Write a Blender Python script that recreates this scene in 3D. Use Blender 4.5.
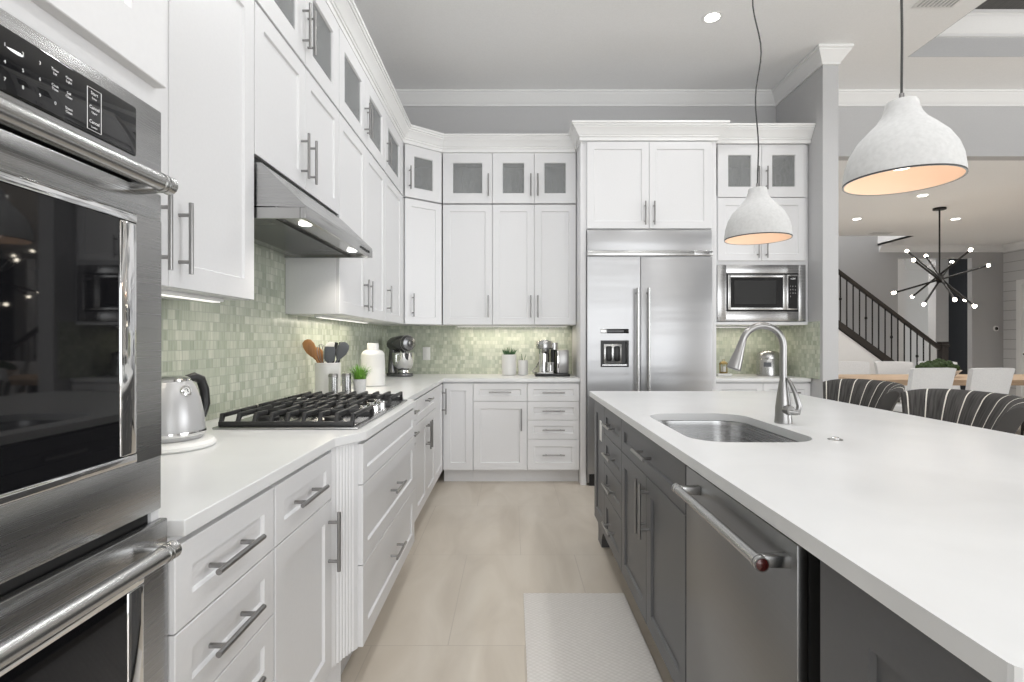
import bpy, bmesh, math, random
from mathutils import Vector, Matrix
random.seed(7)
PI = math.pi
sc = bpy.context.scene
COL = sc.collection
for o in list(bpy.data.objects):
    bpy.data.objects.remove(o)

# ------------------------------------------------------------------ camera
cam_d = bpy.data.cameras.new('camera')
cam_d.sensor_width = 36.0
cam_d.lens = 530.0 / 1024.0 * 36.0
cam_d.clip_start = 0.02
cam = bpy.data.objects.new('camera', cam_d)
COL.objects.link(cam)
CZ = 1.235
cam.location = (0, 0, CZ)
cam.rotation_euler = (PI / 2, 0, 0)
sc.camera = cam

# ------------------------------------------------------------------ world, exposure
w = bpy.data.worlds.new('world'); sc.world = w; w.use_nodes = True
bg = w.node_tree.nodes['Background']
bg.inputs[0].default_value = (0.93, 0.97, 1.0, 1); bg.inputs[1].default_value = 1.0
sc.view_settings.view_transform = 'Standard'
sc.view_settings.look = 'None'
sc.view_settings.exposure = 0.13
sc.view_settings.gamma = 1.0
sc.view_settings.use_curve_mapping = False
sc.cycles.use_denoising = True
sc.cycles.max_bounces = 10
sc.cycles.diffuse_bounces = 5
sc.cycles.glossy_bounces = 5
sc.cycles.transmission_bounces = 8
sc.cycles.caustics_reflective = False
sc.cycles.caustics_refractive = False
sc.cycles.sample_clamp_indirect = 6.0

def lamp(name, kind, loc, energy, color=(1, 1, 1), rot=(0, 0, 0), size=0.1, size_y=None, spot=None, blend=0.6):
    d = bpy.data.lights.new(name, kind)
    d.energy = energy; d.color = color
    if kind == 'AREA':
        if size_y:
            d.shape = 'RECTANGLE'; d.size = size; d.size_y = size_y
        else:
            d.shape = 'DISK'; d.size = size
    else:
        d.shadow_soft_size = size
    if kind == 'SPOT':
        d.spot_size = spot or 2.0; d.spot_blend = blend
    o = bpy.data.objects.new(name, d); COL.objects.link(o)
    o.location = loc; o.rotation_euler = rot
    return o

# added fill area lights standing in assumed openings behind and right of the view
FILL = 1.0
lamp('rear_fill', 'AREA', (2.1, -5.05, 1.42), 165 * FILL, (0.97, 0.985, 1.0), (PI / 2, 0, 0), 6.0, 2.6)
lamp('side_fill', 'AREA', (9.45, -0.5, 1.93), 250 * FILL, (0.97, 0.985, 1.0), (PI / 2, 0, PI / 2), 4.8, 3.0)
lamp('foyer_fill', 'AREA', (8.0, 12.0, 3.02), 45, (1, 0.99, 0.97), (0, 0, 0), 0.6)  # added fill, no such source is visible in the foyer
# recessed ceiling lamps and added fill spots
CAN_FILL = [(1.5, 3.97), (0.25, 3.6), (-0.15, 3.1), (1.5, 2.4), (-0.1, 1.5), (1.5, 0.8), (-0.1, -0.2), (1.5, -1.0), (3.0, 3.0), (3.0, 0.8), (0.3, -2.6)]  # first is the visible can; the rest are added out of frame for fill
for (x, y) in CAN_FILL:
    lamp('can_or_fill_lamp', 'SPOT', (x, y, 3.63), 15 if y > 3.2 else 33, (0.985, 0.992, 1.0), (0, 0, 0), 0.09, spot=2.75, blend=0.7)
DCAN = [(5.09, 6.57), (5.1, 7.84), (6.56, 7.84), (6.56, 6.57), (8.0, 7.0)]
for (x, y) in DCAN:
    lamp('can_or_fill_lamp', 'SPOT', (x, y, 3.01), 48, (1.0, 0.985, 0.97), (0, 0, 0), 0.07, spot=2.4, blend=0.8)
lamp('stairwell_lamp', 'POINT', (5.5, 9.6, 4.2), 30, (1, 0.97, 0.93), size=0.2)

# ------------------------------------------------------------------ materials
def nmat(name):
    m = bpy.data.materials.new(name); m.use_nodes = True
    nt = m.node_tree
    return m, nt, nt.nodes['Principled BSDF']

def pm(name, col, rough=0.5, metal=0.0, emis=None, es=0.0, coat=0.0, trans=0.0, ior=1.45, spec=0.5):
    m, nt, b = nmat(name)
    b.inputs['Base Color'].default_value = (*col, 1)
    b.inputs['Roughness'].default_value = rough
    b.inputs['Metallic'].default_value = metal
    b.inputs['Coat Weight'].default_value = coat
    b.inputs['Transmission Weight'].default_value = trans
    b.inputs['IOR'].default_value = ior
    b.inputs['Specular IOR Level'].default_value = spec
    if emis:
        b.inputs['Emission Color'].default_value = (*emis, 1)
        b.inputs['Emission Strength'].default_value = es
    return m

def add(nt, t, **kw):
    n = nt.nodes.new(t)
    for k, v in kw.items():
        setattr(n, k, v)
    return n

def coords(nt, scale=(1, 1, 1), out='Object', rot=(0, 0, 0)):
    tc = add(nt, 'ShaderNodeTexCoord'); mp = add(nt, 'ShaderNodeMapping')
    mp.inputs['Scale'].default_value = scale
    mp.inputs['Rotation'].default_value = rot
    nt.links.new(tc.outputs[out], mp.inputs[0])
    return mp.outputs[0]

def ramp(nt, fac, stops):
    r = add(nt, 'ShaderNodeValToRGB')
    e = r.color_ramp.elements
    while len(e) < len(stops):
        e.new(0.5)
    for i, (p, c) in enumerate(stops):
        e[i].position = p; e[i].color = (*c, 1)
    nt.links.new(fac, r.inputs[0])
    return r.outputs[0]

def bump(nt, b, h, strength=0.2, dist=0.002):
    n = add(nt, 'ShaderNodeBump')
    n.inputs['Strength'].default_value = strength; n.inputs['Distance'].default_value = dist
    nt.links.new(h, n.inputs['Height']); nt.links.new(n.outputs[0], b.inputs['Normal'])

def paint(name, col, rough=0.4, var=0.03, bs=0.03):
    m, nt, b = nmat(name)
    n = add(nt, 'ShaderNodeTexNoise'); n.inputs['Scale'].default_value = 90
    nt.links.new(coords(nt), n.inputs['Vector'])
    c0 = tuple(max(0, c * (1 - var)) for c in col); c1 = tuple(min(1, c * (1 + var)) for c in col)
    nt.links.new(ramp(nt, n.outputs[0], [(0.3, c0), (0.7, c1)]), b.inputs['Base Color'])
    b.inputs['Roughness'].default_value = rough
    bump(nt, b, n.outputs[0], bs, 0.001)
    return m

def steel(name, col=(0.6, 0.6, 0.6), rough=0.28, stretch=(0.2, 0.2, 110), amt=0.02):
    m, nt, b = nmat(name)
    n = add(nt, 'ShaderNodeTexNoise'); n.inputs['Scale'].default_value = 6; n.inputs['Detail'].default_value = 6
    nt.links.new(coords(nt, stretch), n.inputs['Vector'])
    mr = add(nt, 'ShaderNodeMapRange')
    mr.inputs['To Min'].default_value = max(0.03, rough - amt); mr.inputs['To Max'].default_value = rough + amt
    nt.links.new(n.outputs[0], mr.inputs[0]); nt.links.new(mr.outputs[0], b.inputs['Roughness'])
    nt.links.new(ramp(nt, n.outputs[0], [(0.3, tuple(c * .97 for c in col)), (0.7, tuple(min(1, c * 1.03) for c in col))]), b.inputs['Base Color'])
    b.inputs['Metallic'].default_value = 1
    return m

M = {}
M['white'] = paint('white_cabinet_paint', (0.73, 0.73, 0.738), 0.38, 0.01, 0.01)
M['trim'] = paint('white_trim_paint', (0.82, 0.82, 0.815), 0.4, 0.01, 0.01)
M['wall'] = paint('grey_wall_paint', (0.52, 0.52, 0.525), 0.75, 0.02, 0.06)
M['dwall'] = paint('grey_dining_wall_paint', (0.42, 0.42, 0.425), 0.75, 0.02, 0.06)
M['lwall'] = paint('pale_wall_paint', (0.76, 0.75, 0.74), 0.75, 0.02, 0.06)
M['ceil'] = paint('ceiling_paint', (0.90, 0.90, 0.90), 0.85, 0.02, 0.06)
M['island'] = paint('charcoal_cabinet_paint', (0.093, 0.096, 0.102), 0.38, 0.02, 0.01)
M['steel'] = steel('brushed_steel', (0.46, 0.46, 0.46), 0.27)
def mat_fridge():
    m, nt, b = nmat('fridge_steel')
    b.inputs['Base Color'].default_value = (0.41, 0.41, 0.415, 1); b.inputs['Metallic'].default_value = 1
    b.inputs['Roughness'].default_value = 0.38
    n = add(nt, 'ShaderNodeTexNoise'); n.inputs['Scale'].default_value = 1.0; n.inputs['Detail'].default_value = 2
    nt.links.new(coords(nt, (0.5, 1, 5.5)), n.inputs['Vector'])
    bump(nt, b, n.outputs[0], 0.35, 0.02)
    return m
M['fridge_steel'] = mat_fridge()
M['oven_steel'] = steel('oven_steel', (0.44, 0.44, 0.44), 0.27)
M['dw_steel'] = steel('dishwasher_steel', (0.27, 0.27, 0.27), 0.34)
M['nickel'] = pm('brushed_nickel', (0.31, 0.305, 0.30), 0.30, 1)
M['handle_steel'] = pm('handle_steel', (0.47, 0.47, 0.465), 0.27, 1)
M['chrome'] = pm('polished_chrome', (0.82, 0.82, 0.82), 0.06, 1)
M['darkmetal'] = pm('dark_bronze', (0.022, 0.021, 0.02), 0.45, 0.6)
M['black'] = pm('black_enamel', (0.015, 0.015, 0.015), 0.35)
M['iron'] = paint('cast_iron', (0.025, 0.025, 0.026), 0.5, 0.2, 0.2)
M['blackglass'] = pm('black_glass', (0.006, 0.006, 0.007), 0.03, 0, spec=0.55)
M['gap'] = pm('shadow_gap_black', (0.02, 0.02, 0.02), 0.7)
M['lettering'] = pm('pale_lettering', (0.75, 0.75, 0.75), 0.5, 0, (0.8, 0.8, 0.8), 0.35)
M['plastic'] = pm('white_plastic', (0.80, 0.80, 0.78), 0.4)
M['ceramic'] = pm('white_ceramic', (0.72, 0.715, 0.70), 0.3, coat=0.3)
M['red'] = pm('deep_red_medallion', (0.06, 0.010, 0.009), 0.25, 0.2, coat=0.5)
M['greyplastic'] = pm('grey_silicone', (0.12, 0.125, 0.135), 0.5)
M['mixer'] = pm('dark_silver_enamel', (0.16, 0.16, 0.165), 0.25, 0.6, coat=0.5)
M['cord'] = pm('grey_fabric_cord', (0.06, 0.06, 0.06), 0.8)
M['warm_inner'] = pm('pale_shade_lining', (0.85, 0.68, 0.55), 0.6)
M['bulb'] = pm('glowing_bulb', (1, 1, 1), 0.3, 0, (1.0, 0.90, 0.74), 24)
M['pbulb'] = pm('warm_frosted_bulb', (1, 1, 1), 0.3, 0, (1.0, 0.84, 0.68), 1.4)
M['led'] = pm('lit_lens', (1, 1, 1), 0.3, 0, (1.0, 0.97, 0.9), 7)
M['strip'] = pm('lit_strip', (1, 1, 1), 0.3, 0, (1.0, 0.96, 0.90), 0.75)
M['legs'] = pm('dark_stained_legs', (0.03, 0.025, 0.022), 0.5)
M['soil'] = paint('soil', (0.05, 0.035, 0.025), 0.9, 0.3, 0.4)

def mat_glass():
    m, nt, b = nmat('seeded_glass')
    b.inputs['Base Color'].default_value = (0.50, 0.51, 0.51, 1)
    b.inputs['Roughness'].default_value = 0.12
    n = add(nt, 'ShaderNodeTexNoise'); n.inputs['Scale'].default_value = 30; n.inputs['Detail'].default_value = 3; n.inputs['Distortion'].default_value = 1.5
    nt.links.new(coords(nt, (1, 1, 0.35)), n.inputs['Vector'])
    bump(nt, b, n.outputs[0], 0.5, 0.01)
    tr = add(nt, 'ShaderNodeBsdfTransparent'); tr.inputs[0].default_value = (0.90, 0.91, 0.91, 1)
    mr = add(nt, 'ShaderNodeMapRange'); mr.inputs['To Min'].default_value = 0.15; mr.inputs['To Max'].default_value = 0.45
    nt.links.new(n.outputs[0], mr.inputs[0])
    mx = add(nt, 'ShaderNodeMixShader')
    nt.links.new(mr.outputs[0], mx.inputs[0]); nt.links.new(tr.outputs[0], mx.inputs[1]); nt.links.new(b.outputs[0], mx.inputs[2])
    nt.links.new(mx.outputs[0], nt.nodes['Material Output'].inputs[0])
    return m
M['glass'] = mat_glass()

def mat_quartz():
    m, nt, b = nmat('white_quartz')
    n = add(nt, 'ShaderNodeTexNoise'); n.inputs['Scale'].default_value = 3.0; n.inputs['Detail'].default_value = 8; n.inputs['Distortion'].default_value = 1.2
    nt.links.new(coords(nt), n.inputs['Vector'])
    nt.links.new(ramp(nt, n.outputs[0], [(0.35, (0.71, 0.715, 0.715)), (0.65, (0.745, 0.75, 0.75))]), b.inputs['Base Color'])
    b.inputs['Roughness'].default_value = 0.28
    return m
M['quartz'] = mat_quartz()

def mat_floor():
    m, nt, b = nmat('beige_porcelain_tile')
    v = coords(nt)
    br = add(nt, 'ShaderNodeTexBrick'); br.offset = 0.5
    br.inputs['Scale'].default_value = 1.0
    br.inputs['Brick Width'].default_value = 0.62; br.inputs['Row Height'].default_value = 0.91
    br.inputs['Mortar Size'].default_value = 0.0022; br.inputs['Mortar Smooth'].default_value = 0.2
    br.inputs['Color1'].default_value = (0.40, 0.40, 0.40, 1); br.inputs['Color2'].default_value = (0.6, 0.6, 0.6, 1)
    mp = add(nt, 'ShaderNodeMapping'); mp.inputs['Location'].default_value = (-0.05, -0.33, 0)
    nt.links.new(v, mp.inputs[0]); nt.links.new(mp.outputs[0], br.inputs['Vector'])
    n = add(nt, 'ShaderNodeTexNoise'); n.inputs['Scale'].default_value = 2.2; n.inputs['Detail'].default_value = 9; n.inputs['Distortion'].default_value = 0.8
    m2 = add(nt, 'ShaderNodeMapping'); m2.inputs['Scale'].default_value = (2.2, 0.7, 1)
    nt.links.new(v, m2.inputs[0]); nt.links.new(m2.outputs[0], n.inputs['Vector'])
    mix = add(nt, 'ShaderNodeMix', data_type='FLOAT'); mix.inputs[0].default_value = 0.22
    nt.links.new(n.outputs[0], mix.inputs[2]); nt.links.new(br.outputs['Color'], mix.inputs[3])
    c = ramp(nt, mix.outputs[0], [(0.32, (0.52, 0.46, 0.385)), (0.5, (0.595, 0.535, 0.455)), (0.7, (0.67, 0.615, 0.535))])
    mc = add(nt, 'ShaderNodeMix', data_type='RGBA')
    mc.inputs[7].default_value = (0.50, 0.445, 0.38, 1)
    nt.links.new(br.outputs['Fac'], mc.inputs[0]); nt.links.new(c, mc.inputs[6])
    nt.links.new(mc.outputs[2], b.inputs['Base Color'])
    b.inputs['Roughness'].default_value = 0.42
    return m
M['floor'] = mat_floor()

def mat_tile(name, axis):
    """Sage-green glass mosaic: staggered rows of short upright pieces. axis: 'x' or 'y' runs along the wall."""
    m, nt, b = nmat(name)
    tc = add(nt, 'ShaderNodeTexCoord'); sx = add(nt, 'ShaderNodeSeparateXYZ')
    nt.links.new(tc.outputs['Object'], sx.inputs[0])
    cb = add(nt, 'ShaderNodeCombineXYZ')
    nt.links.new(sx.outputs['Y' if axis == 'y' else 'X'], cb.inputs[0]); nt.links.new(sx.outputs['Z'], cb.inputs[1])
    br = add(nt, 'ShaderNodeTexBrick'); br.offset = 0.37; br.offset_frequency = 2; br.squash = 0.62; br.squash_frequency = 2
    br.inputs['Scale'].default_value = 1.0
    br.inputs['Brick Width'].default_value = 0.042; br.inputs['Row Height'].default_value = 0.0375
    br.inputs['Mortar Size'].default_value = 0.0014; br.inputs['Bias'].default_value = 0.0
    br.inputs['Color1'].default_value = (0, 0, 0, 1); br.inputs['Color2'].default_value = (1, 1, 1, 1)
    nt.links.new(cb.outputs[0], br.inputs['Vector'])
    # streaks inside each piece
    n = add(nt, 'ShaderNodeTexNoise'); n.inputs['Scale'].default_value = 1.0; n.inputs['Detail'].default_value = 4
    mp = add(nt, 'ShaderNodeMapping'); mp.inputs['Scale'].default_value = (150, 10, 1)
    nt.links.new(cb.outputs[0], mp.inputs[0]); nt.links.new(mp.outputs[0], n.inputs['Vector'])
    mix = add(nt, 'ShaderNodeMix', data_type='FLOAT'); mix.inputs[0].default_value = 0.6
    nt.links.new(br.outputs['Color'], mix.inputs[2]); nt.links.new(n.outputs[0], mix.inputs[3])
    c = ramp(nt, mix.outputs[0], [(0.20, (0.33, 0.37, 0.295)), (0.45, (0.45, 0.485, 0.39)), (0.62, (0.53, 0.56, 0.465)), (0.82, (0.66, 0.675, 0.58))])
    mc = add(nt, 'ShaderNodeMix', data_type='RGBA'); mc.inputs[7].default_value = (0.42, 0.45, 0.38, 1)
    nt.links.new(br.outputs['Fac'], mc.inputs[0]); nt.links.new(c, mc.inputs[6])
    nt.links.new(mc.outputs[2], b.inputs['Base Color'])
    b.inputs['Roughness'].default_value = 0.22
    inv = add(nt, 'ShaderNodeMath', operation='SUBTRACT'); inv.inputs[0].default_value = 1
    nt.links.new(br.outputs['Fac'], inv.inputs[1])
    bump(nt, b, inv.outputs[0], 0.4, 0.001)
    return m
M['tile_y'] = mat_tile('sage_mosaic_side', 'y')
M['tile_x'] = mat_tile('sage_mosaic_back', 'x')

def mat_wood(name, c0, c1, scale=(1, 12, 12), rough=0.5):
    m, nt, b = nmat(name)
    n = add(nt, 'ShaderNodeTexNoise'); n.inputs['Scale'].default_value = 2.5; n.inputs['Detail'].default_value = 8; n.inputs['Distortion'].default_value = 1.5
    nt.links.new(coords(nt, scale), n.inputs['Vector'])
    nt.links.new(ramp(nt, n.outputs[0], [(0.3, c0), (0.7, c1)]), b.inputs['Base Color'])
    b.inputs['Roughness'].default_value = rough
    return m
M['oak'] = mat_wood('light_oak', (0.44, 0.30, 0.19), (0.60, 0.44, 0.30))
M['spoonwood'] = mat_wood('spoon_wood', (0.25, 0.11, 0.03), (0.42, 0.20, 0.07), (12, 12, 1))
M['darkwood'] = mat_wood('dark_plank_ceiling', (0.035, 0.034, 0.034), (0.09, 0.085, 0.08), (14, 1, 1))
M['concrete'] = paint('pale_concrete', (0.57, 0.57, 0.565), 0.85, 0.05, 0.25)

def mat_rug():
    m, nt, b = nmat('woven_cream_mat')
    ck = add(nt, 'ShaderNodeTexVoronoi'); ck.inputs['Scale'].default_value = 52; ck.inputs['Randomness'].default_value = 0.12
    nt.links.new(coords(nt, (1, 1.25, 1), rot=(0, 0, PI / 4)), ck.inputs['Vector'])
    nt.links.new(ramp(nt, ck.outputs['Distance'], [(0.1, (0.86, 0.835, 0.805)), (0.75, (0.68, 0.65, 0.615))]), b.inputs['Base Color'])
    b.inputs['Roughness'].default_value = 0.9
    inv = add(nt, 'ShaderNodeMath', operation='SUBTRACT'); inv.inputs[0].default_value = 1
    nt.links.new(ck.outputs['Distance'], inv.inputs[1])
    bump(nt, b, inv.outputs[0], 0.8, 0.006)
    return m
M['rug'] = mat_rug()

def mat_stripe():
    m, nt, b = nmat('charcoal_fabric_with_white_stripes')
    tc = add(nt, 'ShaderNodeTexCoord'); sx = add(nt, 'ShaderNodeSeparateXYZ')
    nt.links.new(tc.outputs['UV'], sx.inputs[0])
    fr = add(nt, 'ShaderNodeMath', operation='FRACT'); mu = add(nt, 'ShaderNodeMath', operation='MULTIPLY')
    mu.inputs[1].default_value = 1 / 0.075
    nt.links.new(sx.outputs['X'], mu.inputs[0]); nt.links.new(mu.outputs[0], fr.inputs[0])
    lt = add(nt, 'ShaderNodeMath', operation='LESS_THAN'); lt.inputs[1].default_value = 0.075
    nt.links.new(fr.outputs[0], lt.inputs[0])
    n = add(nt, 'ShaderNodeTexNoise'); n.inputs['Scale'].default_value = 1; n.inputs['Detail'].default_value = 5
    mp = add(nt, 'ShaderNodeMapping'); mp.inputs['Scale'].default_value = (120, 8, 1)
    nt.links.new(tc.outputs['UV'], mp.inputs[0]); nt.links.new(mp.outputs[0], n.inputs['Vector'])
    c = ramp(nt, n.outputs[0], [(0.3, (0.022, 0.020, 0.019)), (0.7, (0.085, 0.080, 0.075))])
    mc = add(nt, 'ShaderNodeMix', data_type='RGBA'); mc.inputs[7].default_value = (0.72, 0.69, 0.62, 1)
    nt.links.new(lt.outputs[0], mc.inputs[0]); nt.links.new(c, mc.inputs[6])
    nt.links.new(mc.outputs[2], b.inputs['Base Color'])
    b.inputs['Roughness'].default_value = 0.85
    return m
M['stripe'] = mat_stripe()
M['fabric'] = paint('pale_grey_upholstery', (0.70, 0.70, 0.70), 0.9, 0.05, 0.2)
M['seatfab'] = paint('charcoal_seat_fabric', (0.05, 0.048, 0.046), 0.9, 0.3, 0.2)
M['leaf'] = paint('grass_green', (0.16, 0.36, 0.045), 0.6, 0.3, 0.1)
M['succ'] = paint('succulent_green', (0.05, 0.12, 0.05), 0.55, 0.3, 0.1)
M['moss'] = paint('dark_moss', (0.028, 0.05, 0.012), 0.9, 0.5, 0.5)
M['navy'] = pm('blackboard_paint', (0.022, 0.024, 0.030), 0.6)

def mat_shiplap():
    m, nt, b = nmat('white_shiplap')
    tc = add(nt, 'ShaderNodeTexCoord'); sx = add(nt, 'ShaderNodeSeparateXYZ')
    nt.links.new(tc.outputs['Object'], sx.inputs[0])
    mu = add(nt, 'ShaderNodeMath', operation='MULTIPLY'); mu.inputs[1].default_value = 1 / 0.18
    fr = add(nt, 'ShaderNodeMath', operation='FRACT'); lt = add(nt, 'ShaderNodeMath', operation='LESS_THAN'); lt.inputs[1].default_value = 0.05
    nt.links.new(sx.outputs['Z'], mu.inputs[0]); nt.links.new(mu.outputs[0], fr.inputs[0]); nt.links.new(fr.outputs[0], lt.inputs[0])
    mc = add(nt, 'ShaderNodeMix', data_type='RGBA'); mc.inputs[6].default_value = (0.62, 0.62, 0.62, 1); mc.inputs[7].default_value = (0.3, 0.3, 0.3, 1)
    nt.links.new(lt.outputs[0], mc.inputs[0]); nt.links.new(mc.outputs[2], b.inputs['Base Color'])
    b.inputs['Roughness'].default_value = 0.6
    inv = add(nt, 'ShaderNodeMath', operation='SUBTRACT'); inv.inputs[0].default_value = 1
    nt.links.new(lt.outputs[0], inv.inputs[1]); bump(nt, b, inv.outputs[0], 0.6, 0.004)
    return m
M['shiplap'] = mat_shiplap()

# ------------------------------------------------------------------ geometry helpers
class MB:
    def __init__(s):
        s.bm = bmesh.new()
    def _box(s, pts, b):
        bm2 = bmesh.new()
        v = [bm2.verts.new(p) for p in pts]
        for f in ((0, 3, 2, 1), (4, 5, 6, 7), (0, 1, 5, 4), (1, 2, 6, 5), (2, 3, 7, 6), (3, 0, 4, 7)):
            bm2.faces.new([v[i] for i in f])
        if b > 0:
            bmesh.ops.bevel(bm2, geom=bm2.edges[:], offset=b, segments=2, profile=0.5, affect='EDGES')
        s.merge(bm2)
    def merge(s, bm2, mtx=None):
        if mtx is not None:
            bmesh.ops.transform(bm2, matrix=mtx, verts=bm2.verts)
        me = bpy.data.meshes.new('tmp'); bm2.to_mesh(me); bm2.free()
        s.bm.from_mesh(me); bpy.data.meshes.remove(me)
        return s
    def box(s, x0, x1, y0, y1, z0, z1, b=0.0):
        if x0 > x1: x0, x1 = x1, x0
        if y0 > y1: y0, y1 = y1, y0
        if z0 > z1: z0, z1 = z1, z0
        s._box([(x0, y0, z0), (x1, y0, z0), (x1, y1, z0), (x0, y1, z0), (x0, y0, z1), (x1, y0, z1), (x1, y1, z1), (x0, y1, z1)], b)
        return s
    def hexa(s, pts, b=0.0):
        s._box(pts, b); return s
    def tube(s, pts, r, n=12, cap=True, flat=None, wide=None):
        pts = [Vector(p) for p in pts]
        rs = r if isinstance(r, (list, tuple)) else [r] * len(pts)
        rings = []
        prev = None
        for i, p in enumerate(pts):
            if i == 0: t = pts[1] - pts[0]
            elif i == len(pts) - 1: t = pts[-1] - pts[-2]
            else: t = (pts[i + 1] - p).normalized() + (p - pts[i - 1]).normalized()
            t.normalize()
            if prev is None:
                a = Vector((0, 0, 1)) if abs(t.z) < 0.9 else Vector((1, 0, 0))
                u = t.cross(a).normalized()
                if wide is not None:
                    u = Vector(wide); u = (u - t * u.dot(t)).normalized()
            else:
                u = (prev - t * prev.dot(t)).normalized()
            prev = u
            v = t.cross(u)
            ring = []
            for k in range(n):
                a = 2 * PI * k / n
                ring.append(s.bm.verts.new(p + u * (math.cos(a) * rs[i]) + v * (math.sin(a) * rs[i] * (flat or 1))))
            rings.append(ring)
        for i in range(len(rings) - 1):
            for k in range(n):
                s.bm.faces.new((rings[i][k], rings[i][(k + 1) % n], rings[i + 1][(k + 1) % n], rings[i + 1][k]))
        if cap:
            s.bm.faces.new(list(reversed(rings[0]))); s.bm.faces.new(rings[-1])
        return s
    def lathe(s, prof, c=(0, 0, 0), n=32, ax='z', sx=1, sy=1):
        rings = []
        for (r, z) in prof:
            if r < 1e-6:
                rings.append([s.bm.verts.new(s._ax(0, 0, z, c, ax))])
            else:
                rings.append([s.bm.verts.new(s._ax(r * math.cos(2 * PI * k / n) * sx, r * math.sin(2 * PI * k / n) * sy, z, c, ax)) for k in range(n)])
        for i in range(len(rings) - 1):
            a, b = rings[i], rings[i + 1]
            if len(a) == 1 and len(b) == 1: continue
            for k in range(n):
                k2 = (k + 1) % n
                if len(a) == 1: s.bm.faces.new((a[0], b[k2], b[k]))
                elif len(b) == 1: s.bm.faces.new((a[k], a[k2], b[0]))
                else: s.bm.faces.new((a[k], a[k2], b[k2], b[k]))
        return s
    def _ax(s, x, y, z, c, ax):
        if ax == 'z': p = (x, y, z)
        elif ax == 'y': p = (x, -z, y)      # axis towards -y
        else: p = (z, x, y)
        return (p[0] + c[0], p[1] + c[1], p[2] + c[2])
    def prism(s, poly, z0, z1, ax='z', b=0.0):
        bm2 = bmesh.new()
        def P(u, v, h):
            if ax == 'z': return (u, v, h)
            if ax == 'x': return (h, u, v)
            return (u, h, v)
        lo = [bm2.verts.new(P(u, v, z0)) for u, v in poly]; hi = [bm2.verts.new(P(u, v, z1)) for u, v in poly]
        bm2.faces.new(lo); bm2.faces.new(hi)
        n = len(poly)
        for i in range(n):
            bm2.faces.new((lo[i], lo[(i + 1) % n], hi[(i + 1) % n], hi[i]))
        bmesh.ops.recalc_face_normals(bm2, faces=bm2.faces)
        if b > 0:
            bmesh.ops.bevel(bm2, geom=bm2.edges[:], offset=b, segments=2, profile=0.5, affect='EDGES')
        s.merge(bm2); return s
    def frame(s, x0, x1, z0, z1, y0, t, st, rec=0.008, sl=0.0045, hole=False, ch=0.0015, stx=None):
        """Shaker front: flat frame st wide, sloped step, recessed flat panel (or an opening). y0 is the front, the body goes to y0+t."""
        bm = s.bm
        def rect(i, y):
            ix = i + (stx - st if (stx and i >= st) else 0)
            return [bm.verts.new(p) for p in ((x0 + ix, y, z0 + i), (x1 - ix, y, z0 + i), (x1 - ix, y, z1 - i), (x0 + ix, y, z1 - i))]
        back = rect(0, y0 + t)
        rings = [back, rect(0, y0 + ch), rect(ch, y0), rect(st, y0), rect(st + sl, y0 + rec)]
        if hole:
            rings.append(rect(st + sl, y0 + t)); rings.append(back)
        for a, b in zip(rings, rings[1:]):
            for k in range(4):
                bm.faces.new((a[k], a[(k + 1) % 4], b[(k + 1) % 4], b[k]))
        if not hole:
            bm.faces.new(rings[-1]); bm.faces.new(list(reversed(back)))
        return s
    def sweep(s, prof, path):
        """Profile of (out, z) pairs along an xy path; out is to the right of travel; mitred."""
        P = [Vector(p) for p in path]
        nr = []
        for i in range(len(P) - 1):
            d = (P[i + 1] - P[i]).normalized(); nr.append(Vector((d.y, -d.x)))
        rings = []
        for i, p in enumerate(P):
            if i == 0: m = nr[0]
            elif i == len(P) - 1: m = nr[-1]
            else:
                m = nr[i - 1] + nr[i]; m = m / max(0.15, m.dot(nr[i]))
            rings.append([s.bm.verts.new((p.x + m.x * o, p.y + m.y * o, z)) for o, z in prof])
        k = len(prof)
        for a, b in zip(rings, rings[1:]):
            for j in range(k):
                s.bm.faces.new((a[j], a[(j + 1) % k], b[(j + 1) % k], b[j]))
        s.bm.faces.new(rings[0]); s.bm.faces.new(list(reversed(rings[-1])))
        return s
    def build(s, name, mat, parent=None, smooth=0.6, recalc=True):
        bm = s.bm
        if recalc:
            bmesh.ops.recalc_face_normals(bm, faces=bm.faces)
        me = bpy.data.meshes.new(name); bm.to_mesh(me); bm.free()
        if mat is not None:
            me.materials.append(M[mat] if isinstance(mat, str) else mat)
        if smooth:
            for p in me.polygons: p.use_smooth = True
            me.set_sharp_from_angle(angle=smooth)
        o = bpy.data.objects.new(name, me); COL.objects.link(o)
        if parent: o.parent = parent
        return o

def tag(o, label, cat, group=None, kind=None):
    o['label'] = label; o['category'] = cat
    if group: o['group'] = group
    if kind: o['kind'] = kind
    return o
def thing(name, label, cat, loc=(0, 0, 0), rz=0.0, group=None):
    o = bpy.data.objects.new(name, None); COL.objects.link(o)
    o.empty_display_size = 0.1
    o.location = loc; o.rotation_euler = (0, 0, rz)
    return tag(o, label, cat, group)
def struct(name, mb, mat, label=None, smooth=0.6):
    o = mb.build(name, mat, None, smooth); o['kind'] = 'structure'
    if label: o['label'] = label
    return o
def copy_tree(o, parent=None):
    c = o.copy(); COL.objects.link(c)
    if parent is not None: c.parent = parent
    for ch in list(o.children): copy_tree(ch, c)
    return c

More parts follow.
